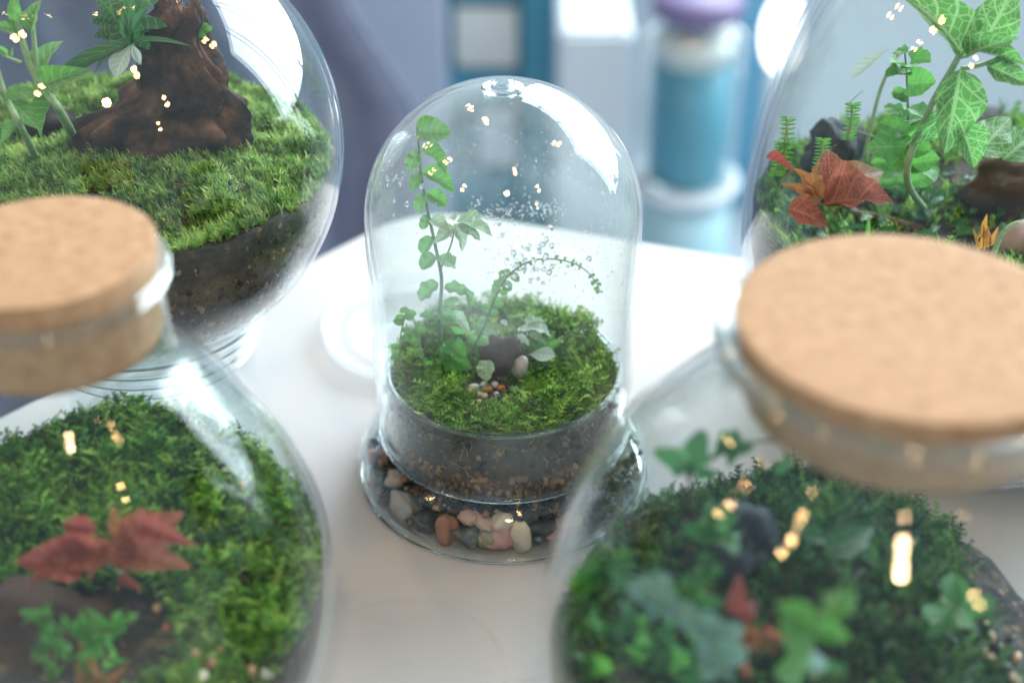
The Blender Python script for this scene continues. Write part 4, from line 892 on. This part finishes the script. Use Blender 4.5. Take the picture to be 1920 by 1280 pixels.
# large left bowl
def stump():
    rings = [(312, 264, 305, .034), (314, 228, 290, .034), (334, 170, 200, .034), (322, 118, 138, .034), (310, 72, 122, .036), (330, 34, 92, .038), (338, 6, 60, .040)]
    V, Fs = [], []; n = 72; pts = spline([Vector((at(a, b, Y).x, Y, at(a, b, Y).z)) for a, b, w, Y in rings], 11); ws = np.interp(np.linspace(0, 6, len(pts)), range(7), [w / 5120 / 2 for a, b, w, Y in rings])
    for i, (p, w) in enumerate(zip(pts, ws)):
        for k in range(n):
            a = 2 * math.pi * k / n; c, s = math.cos(a), math.sin(a); q = Vector((c * 1.6, s * 1.6, p.z * 55))
            d = 1 + .36 * noise.noise(q) + .30 * noise.noise(Vector((c * 2.6, s * 2.6, p.z * 110))) + .14 * abs(noise.noise(Vector((c * 7, s * 7, p.z * 60)))) + .30 * noise.noise(Vector((c * 5, s * 5, p.z * 25))) + .16 * noise.noise(Vector((c * 13, s * 13, p.z * 160)))
            V.append((p.x + c * w * d, p.y + s * w * .42 * d, p.z + (.004 if i > len(pts) - 9 else .0015) * noise.noise(Vector((c * 4, s * 4, 3))) * (2 if i > len(pts) - 4 else 1)))
    for i in range(len(pts) - 1):
        for k in range(n): Fs.append((i * n + k, i * n + (k + 1) % n, (i + 1) * n + (k + 1) % n, (i + 1) * n + k))
    Fs.append(tuple((len(pts) - 1) * n + k for k in range(n)))
    tag(link('driftwood_stump', mesh('driftwood_stump', V, Fs), BARK), 'dark brown tapering driftwood stump in the large left bowl', 'driftwood')
stump()
q = drop(95, 235, BX, BY, HB, B_IN, .002)
o = link('driftwood', rock_me('driftwood', 71, 4, .4, f2=4), BARK); o.location = (q.x, q.y, q.z + .001); o.scale = (.011, .008, .006); o.rotation_euler = (.2, .2, .4)
tag(o, 'small dark wood lump under the hairy plant in the large left bowl', 'driftwood')
hp = plant('hairy_plant', drop(140, 262, BX, BY, HB, B_IN), 'bright green hairy stemmed plant at the left of the large left bowl')
YH = -.004
P = stem(hp, [hp.location, at(112, 208, YH), at(80, 165, YH), at(56, 120, YH), at(38, 66, YH), at(30, 40, YH)], .0018, .0009, STEMP)
stem(hp, [at(72, 155, YH), at(62, 60, YH + .002), at(62, 30, YH + .002)], .0010, .0006, STEMP, 'branch'); stem(hp, [at(40, 118, YH), at(5, 104, YH)], .0007, .0004, STEMP, 'leaf_stalk'); stem(hp, [at(95, 185, YH), at(100, 160, YH)], .0007, .0004, STEMP, 'leaf_stalk')
leaves(hp, hy, ((60, 60, YH, 66, -6, YH + .006, 1.1), (38, 66, YH, -10, 40, YH - .004, 1.2), (14, 104, YH, -10, 84, YH, 1.0), (82, 158, YH, 147, 130, YH - .003, 1.1), (66, 150, YH, 108, 62, YH + .012, .8), (30, 44, YH, 20, -10, YH, 1.0), (22, 105, YH, 22, 90, YH, 1.0), (100, 186, YH, 60, 245, YH - .008, 1.1)))
hp2 = plant('hairy_plant', drop(70, 300, BX, BY, HB, B_IN), 'darker hairy plant with drooping leaves, lowest at the left picture edge')
stem(hp2, [hp2.location, at(40, 240, -.018), at(10, 180, -.018), at(-6, 130, -.018)], .0014, .0008, STEMP)
leaves(hp2, hy, ((18, 192, -.018, 70, 225, -.022, 1.2), (10, 180, -.018, 60, 160, -.02, 1.1), (30, 230, -.018, -10, 260, -.022, 1.2), (5, 170, -.018, -20, 200, -.02, 1.0)))
sl_ = plant('strap_leaf_plant', at(246, 82, .012), 'dark green plant with long arching strap leaves growing by the stump')
sl_.location.z = .13
stem(sl_, [at(262, 120, .018), at(252, 95, .014), at(246, 80, .012)], .0010, .0008, STEMG)
for (x1, y1, dy, w, mm) in ((52, 122, -.012, 1.0, st), (100, 118, -.006, 1.2, st), (140, 116, .004, 1.1, st), (222, -20, .0, 2.2, st), (252, -24, .004, 2.0, st), (232, 8, -.008, 2.2, st), (212, 140, -.010, 1.0, sp2), (330, 52, -.004, 1.0, st), (262, 118, -.006, .8, sp2)):
    leaf(sl_, mm, at(246, 82, .012), at(x1, y1, .012 + dy), (0, -.5, .85), wide=w)
fn = plant('feathery_plant', at(215, 40, .03), 'feathery parsley like leaves behind the strap leaf plant')
fn.location.z = .13
stem(fn, [at(240, 110, .022), at(225, 60, .028), at(215, 30, .03)], .0006, .0004, STEMG)
for (x0, y0, x1, y1) in ((222, 50, 178, 18), (222, 45, 190, -10), (225, 60, 276, 30), (222, 50, 252, -6), (225, 65, 190, 70), (228, 70, 255, 62), (222, 40, 300, 10)): leaf(fn, parsd, at(x0, y0, .028), at(x1, y1, .03), jit(VIEW, .3))
pr = plant('parsley_sprig', at(392, 140, .04), 'small bright parsley like sprig right of the driftwood stump', 'sprig'); pr.location.z = .13
stem(pr, [at(385, 185, .036), at(390, 150, .038)], .0005, .0003, STEMG)
for (x0, y0, x1, y1) in ((390, 160, 412, 132), (392, 165, 428, 165), (388, 160, 384, 124), (366, 60, 358, 24), (366, 60, 376, 36)): leaf(pr, pars, at(x0, y0, .036), at(x1, y1, .036), jit(VIEW, .25))
stones([(365, 455, 14, 12, (214, 186, 146), 'tiny cream pebble on the dark soil in the large left bowl'), (402, 470, 14, 12, (206, 170, 110), 'tiny ochre pebble on the dark soil in the large left bowl')], BX, BY, HB, B_IN, 'pebble', 'pebbles in the large left bowl', 170)

# large right bowl
q = drop(1560, 285, EX, EY, HE, E_IN, .012)
o = link('crumbly_rock', rock_me('crumbly_rock', 81, 4, .45, f2=5), SLATE); o.location = (q.x, q.y, q.z); o.scale = (.012, .010, .012)
tag(o, 'crumbly black rock behind the red leaves in the large right bowl', 'rock')
YE = .0
rd = plant('red_leaf_plant', drop(1545, 395, EX, EY, HE, E_IN), 'orange and red veined leaf plant at the left of the large right bowl')
stem(rd, [rd.location, at(1540, 385, YE + .005), at(1545, 370, YE)], .0009, .0006, STEMG)
leaves(rd, fo, ((1530, 382, YE, 1655, 272, YE + .012, 1.05, fo, (-.5, -.5, .7)), (1545, 384, YE - .004, 1680, 352, YE - .004, .95, fr, (-.2, -.75, .6)), (1478, 392, YE - .008, 1560, 408, YE - .012, .9, fr), (1540, 372, YE - .002, 1500, 312, YE + .002, .8), (1436, 296, YE + .004, 1492, 314, YE, .5, fp_), (1530, 365, YE, 1492, 345, YE - .003, .8), (1550, 380, YE + .004, 1640, 312, YE + .014, .8, fr, (-.3, -.4, .85))))
fe = plant('fern', drop(1700, 385, EX, EY, HE, E_IN) or at(1700, 360, .05), 'soft green fern frond in the middle of the large right bowl', 'fern')
P = stem(fe, [fe.location, at(1702, 320, .040), at(1703, 230, .044), at(1700, 140, .046), at(1696, 96, .046)], .0006, .0003, STEMG)
fl2 = ruffle('leaf', GREEN, .55, 'round', fold=.15, droop=.35, ripple=.12)
for i in range(11):
    y = 350 - i * 25
    for sg in (-1, 1):
        k = (66 - i * 3) * random.uniform(.55, 1.15); yy = y + random.uniform(-9, 9); leaf(fe, fl2, at(1702, yy, .042), at(1702 + sg * k, yy + random.uniform(-30, 6), .040 + random.uniform(-.014, .012)), jit(VIEW, .5), wide=random.uniform(.9, 1.5))
big = plant('veined_leaf_plant', drop(1740, 400, EX, EY, HE, E_IN), 'large bright green plant with white netted veins in the right bowl')
YV = .0
stem(big, [big.location, at(1700, 330, YV + .01), at(1738, 215, YV + .006), at(1790, 120, YV), at(1802, 96, YV)], .0014, .0010, STEMP); stem(big, [at(1802, 130, YV), at(1846, 120, YV), at(1880, 105, YV - .002)], .0009, .0007, STEMP, 'branch'); stem(big, [at(1790, 140, YV), at(1780, 180, YV - .004)], .0012, .0009, STEMP, 'branch')
leaves(big, fg, ((1806, 108, YV, 1728, -32, YV + .004, 1.0), (1800, 130, YV - .002, 1776, 290, YV - .012, 1.05), (1800, 232, YV - .006, 1838, 318, YV - .010, 1.25, fg), (1812, 104, YV, 1890, 66, YV - .012, .9), (1850, 122, YV - .002, 1935, 158, YV - .008, 1.1), (1840, 92, YV + .004, 1905, -30, YV + .010, 1.1), (1822, 96, YV, 1930, 110, YV - .004, .8), (1790, 200, YV + .004, 1700, 275, YV + .004, .8), (1830, 290, YV + .03, 1900, 215, YV + .045, 1.2), (1880, 300, YV + .04, 1950, 240, YV + .05, 1.3)))
blade = plant('arching_leaf', drop(1620, 300, EX, EY, HE, E_IN, .02) or at(1620, 240, .07), 'grey green arching leaf on a stem, with a thin reflection arc, at the back of the right bowl', 'plant')
stem(blade, [blade.location, at(1650, 170, .07), at(1690, 92, .07)], .0009, .0006, STEMP)
leaf(blade, sp2, at(1668, 92, .068), at(1596, 140, .062), (0, -.4, .9), wide=.7)
stem(blade, [at(1652, 260, .066), at(1600, 240, .062), at(1590, 200, .06), at(1618, 170, .06)], .0003, .0002, STEMP, 'reflection_arc')  # thin tube shaped after a faint reflection line, not a real stem
q = drop(1895, 400, EX, EY, HE, E_IN, .004)
o = link('brown_rock', rock_me('brown_rock', 91, 4, .3, f2=4), BARK_PALE); o.location = (q.x, q.y + .006, q.z + .006); o.scale = (.016, .012, .014)
tag(o, 'rough brown rock at the right edge of the right bowl', 'rock')
stones([(1906, 452, 84, 62, (150, 122, 108), 'large pale topped pebble in front of the brown rock')], EX, EY, HE, E_IN, 'pebble', None, 180, 'pebble', .006)
q = drop(1640, 415, EX, EY, HE, E_IN, .002)
tag(link('twig', tube('twig', spline([q + Vector((-.010, .001, .003)), q + Vector((0, 0, .002)), q + Vector((.010, -.002, 0)), q + Vector((.02, -.003, -.002))], 5), .0016, 7), BARK_PALE), 'short brown twig below the red leaves in the right bowl', 'twig')
om = leaf_mat('orange_sprout', (.50, .25, .04), (.40, .16, .03), rough=.5); osm = leaf_me('leaf', om, .2, 'strap', .1, .1)
os_ = plant('orange_sprout', drop(1845, 468, EX, EY, HE, E_IN) or at(1845, 460, .0), 'orange tipped sprouts left of the pale topped pebble', 'sprout')
for k in range(9): x = random.uniform(1828, 1862); y = random.uniform(440, 480); a_ = at(x, y, -.012); leaf(os_, osm, a_, at(x + random.uniform(-12, 14), y - random.uniform(22, 52), -.012), jit(VIEW, .5), wide=1.2)
gs = plant('grass_shoot', drop(1866, 490, EX, EY, HE, E_IN) or at(1866, 480, -.02), 'bright green curved shoot in front of the orange sprouts', 'sprout')
stem(gs, [at(1858, 492, -.022), at(1872, 452, -.022), at(1890, 426, -.022), at(1910, 416, -.022)], .0012, .0005, STEMP); leaf(gs, stb, at(1626, 448, -.03), at(1630, 408, -.03), None, wide=2.)
wm = plant('sprig_plant', drop(1470, 350, EX, EY, HE, E_IN) or at(1470, 340, .02), 'pale feathery moss sprigs standing at the left wall of the right bowl', 'plant')
for (x, y0, y1) in ((1474, 318, 222), (1540, 330, 262), (1596, 262, 196), (1462, 330, 270)):
    P = stem(wm, [at(x - 6, y0, .018), at(x, (y0 + y1) / 2, .018), at(x + 3, y1, .018)], .0006, .0004, STEMP)
    for i, p in enumerate(P):
        for sg in (-1, 1): leaf(wm, fl, p, p + Vector((sg * .0028, -.001, .0012)), jit(VIEW, .4), wide=1.2)
# dry bits and golden scraps lying on the moss, cork grain
BITS = tint_mat('dry_bits', [(0, (.05, .03, .015)), (.5, (.20, .10, .04)), (.85, (.42, .24, .08)), (1, (.6, .5, .35))], .8)

def bits(label, ax, ay, H, rmax, n, size, seed):
    g = np.random.default_rng(seed); V, T = [], []; C = []
    for k in range(n):
        r = rmax * math.sqrt(g.random()); a = g.random() * 6.283; x, y = r * math.cos(a), r * math.sin(a); z = H(x, y) + g.uniform(.001, .0028); L = size * g.uniform(.5, 1.8); w = size * g.uniform(.12, .3); t = g.random() * 6.283; c, s = math.cos(t), math.sin(t); u = g.uniform(-.4, .4)
        b = len(V); V += [(x - c * L - s * w, y - s * L + c * w, z - u * L), (x - c * L + s * w, y - s * L - c * w, z - u * L), (x + c * L, y + s * L, z + u * L), (x, y, z + w)]; T += [(b, b + 1, b + 3), (b + 1, b + 2, b + 3), (b + 2, b, b + 3), (b, b + 2, b + 1)]; C += [g.random()] * 4
    o = link('dry_bits', tri_mesh('dry_bits', V, T, C), BITS, kind='stuff'); o.location = (ax, ay, 0); o['label'] = label
bits('dry brown scraps on the moss under the dome', 0, 0, HD, .040, 260, .0011, 1)
bits('dry brown scraps on the moss of the large left bowl', BX, BY, HB, .070, 300, .0014, 2)
bits('dry brown scraps on the moss of the large right bowl', EX, EY, HE, .088, 400, .0016, 3)
bits('dry brown scraps on the moss of the front left jar', LX, LY, HL, .055, 200, .0014, 4)
# low dark undergrowth between the plants of the large right bowl
ug = plant('undergrowth_plant', drop(1700, 430, EX, EY, HE, E_IN), 'low dark green creeping leaves on the soil of the right bowl')
tiny = ruffle('leaf', GREEN_D, .6, 'round', fold=.15, droop=.3, ripple=.1, nu=8, nv=4)
for k in range(110):
    x, y = random.uniform(1470, 1915), random.uniform(330, 470); p = drop(x, y, EX, EY, HE, E_IN, .002)
    if p is None: continue
    p = p + Vector((0, 0, random.uniform(.001, .006))); a = random.random() * 6.28; L = random.uniform(.004, .0085)
    leaf(ug, tiny, p, p + Vector((math.cos(a) * L, math.sin(a) * L, random.uniform(-.001, .003))), jit((0, -.4, .9), .4))
# moss creeping down the inside of the dome base, pale roots against its wall
moss('feather_moss', 0, 0, D_IN, lambda x, y: .0440 + .002 * n3(x * 90, y * 90, 8), 420, .0048, FRONDS, MOSS_D, 'moss creeping over the rim of the soil against the dome base wall', (-.9, .2), lambda x, y, g: math.hypot(x, y) > .0418, .0006, .0434, seed=15)
ROOT = principled('pale_root', (.5, .42, .36), .7)
gq = np.random.default_rng(17); Vr, Tr, offr = [], [], 0
for k in range(46):
    a = gq.uniform(-2.9, -.2); z = gq.uniform(.028, .045); d = gq.uniform(-1, 1); P = []
    for i in range(7):
        P.append((a, z)); d += gq.normal(0, .5); a += math.cos(d) * .016 * gq.choice((-1, 1), p=(.1, .9)); z = min(.046, max(.024, z + math.sin(d) * .0010))
    for (a0, z0), (a1, z1) in zip(P[:-1], P[1:]):
        for w in ((.00010, 0), ):
            r = .0435; p0 = np.array([r * math.cos(a0), r * math.sin(a0), z0]); p1 = np.array([r * math.cos(a1), r * math.sin(a1), z1]); n_ = np.array([math.cos(a0), math.sin(a0), 0]) * .0001; t_ = np.cross((p1 - p0) / (np.linalg.norm(p1 - p0) + 1e-9), n_ / .0001) * .00011
            Vr += [p0 + t_, p0 - t_, p0 - n_, p1 + t_, p1 - t_, p1 - n_]; Tr += [(offr, offr + 1, offr + 4), (offr, offr + 4, offr + 3), (offr + 1, offr + 2, offr + 5), (offr + 1, offr + 5, offr + 4), (offr + 2, offr, offr + 3), (offr + 2, offr + 3, offr + 5)]; offr += 6
o = link('root_threads', tri_mesh('root_threads', Vr, Tr), ROOT, kind='stuff'); o['label'] = 'fine pale roots against the wall of the dome base'
# crumbs and chips pressed against the glass of the large left bowl
SOILB = tint_mat('soil_chip', [(0, (.012, .012, .012)), (.55, (.07, .055, .042)), (.8, (.20, .14, .09)), (1, (.42, .32, .22))], .8)
gq = np.random.default_rng(19); bm = bmesh.new(); bmesh.ops.create_icosphere(bm, subdivisions=1, radius=1)
tv = np.array([v.co[:] for v in bm.verts]); tt = np.array([[v.index for v in f.verts] for f in bm.faces]); bm.free(); V, T, Cc = [], [], []
for k in range(1500):
    a = gq.uniform(-3.1, 1.2); z = gq.uniform(.062, .1165); r = B_IN(z) - .0011; s3 = .0011 * (.35 + 1.6 * gq.random() ** 3) * np.array([1, gq.uniform(.5, 1), gq.uniform(.4, .8)]); q, _ = np.linalg.qr(gq.normal(size=(3, 3)))
    v = (tv * gq.uniform(.75, 1.2, (len(tv), 1)) * s3) @ q + np.array([r * math.cos(a), r * math.sin(a), z]); rr = np.hypot(v[:, 0], v[:, 1]); f = np.minimum(1, (np.interp(v[:, 2], *RZ[B_IN]) - .0004) / rr); v[:, 0] *= f; v[:, 1] *= f
    V.append(v); T.append(tt + k * len(tv)); Cc.append(np.full(len(tv), gq.random()))
o = link('soil_crumbs', tri_mesh('soil_crumbs', np.concatenate(V), np.concatenate(T), np.concatenate(Cc)), SOILB, kind='stuff'); o.location = (BX, BY, 0); o['label'] = 'crumbs of soil pressed against the glass of the large left bowl'
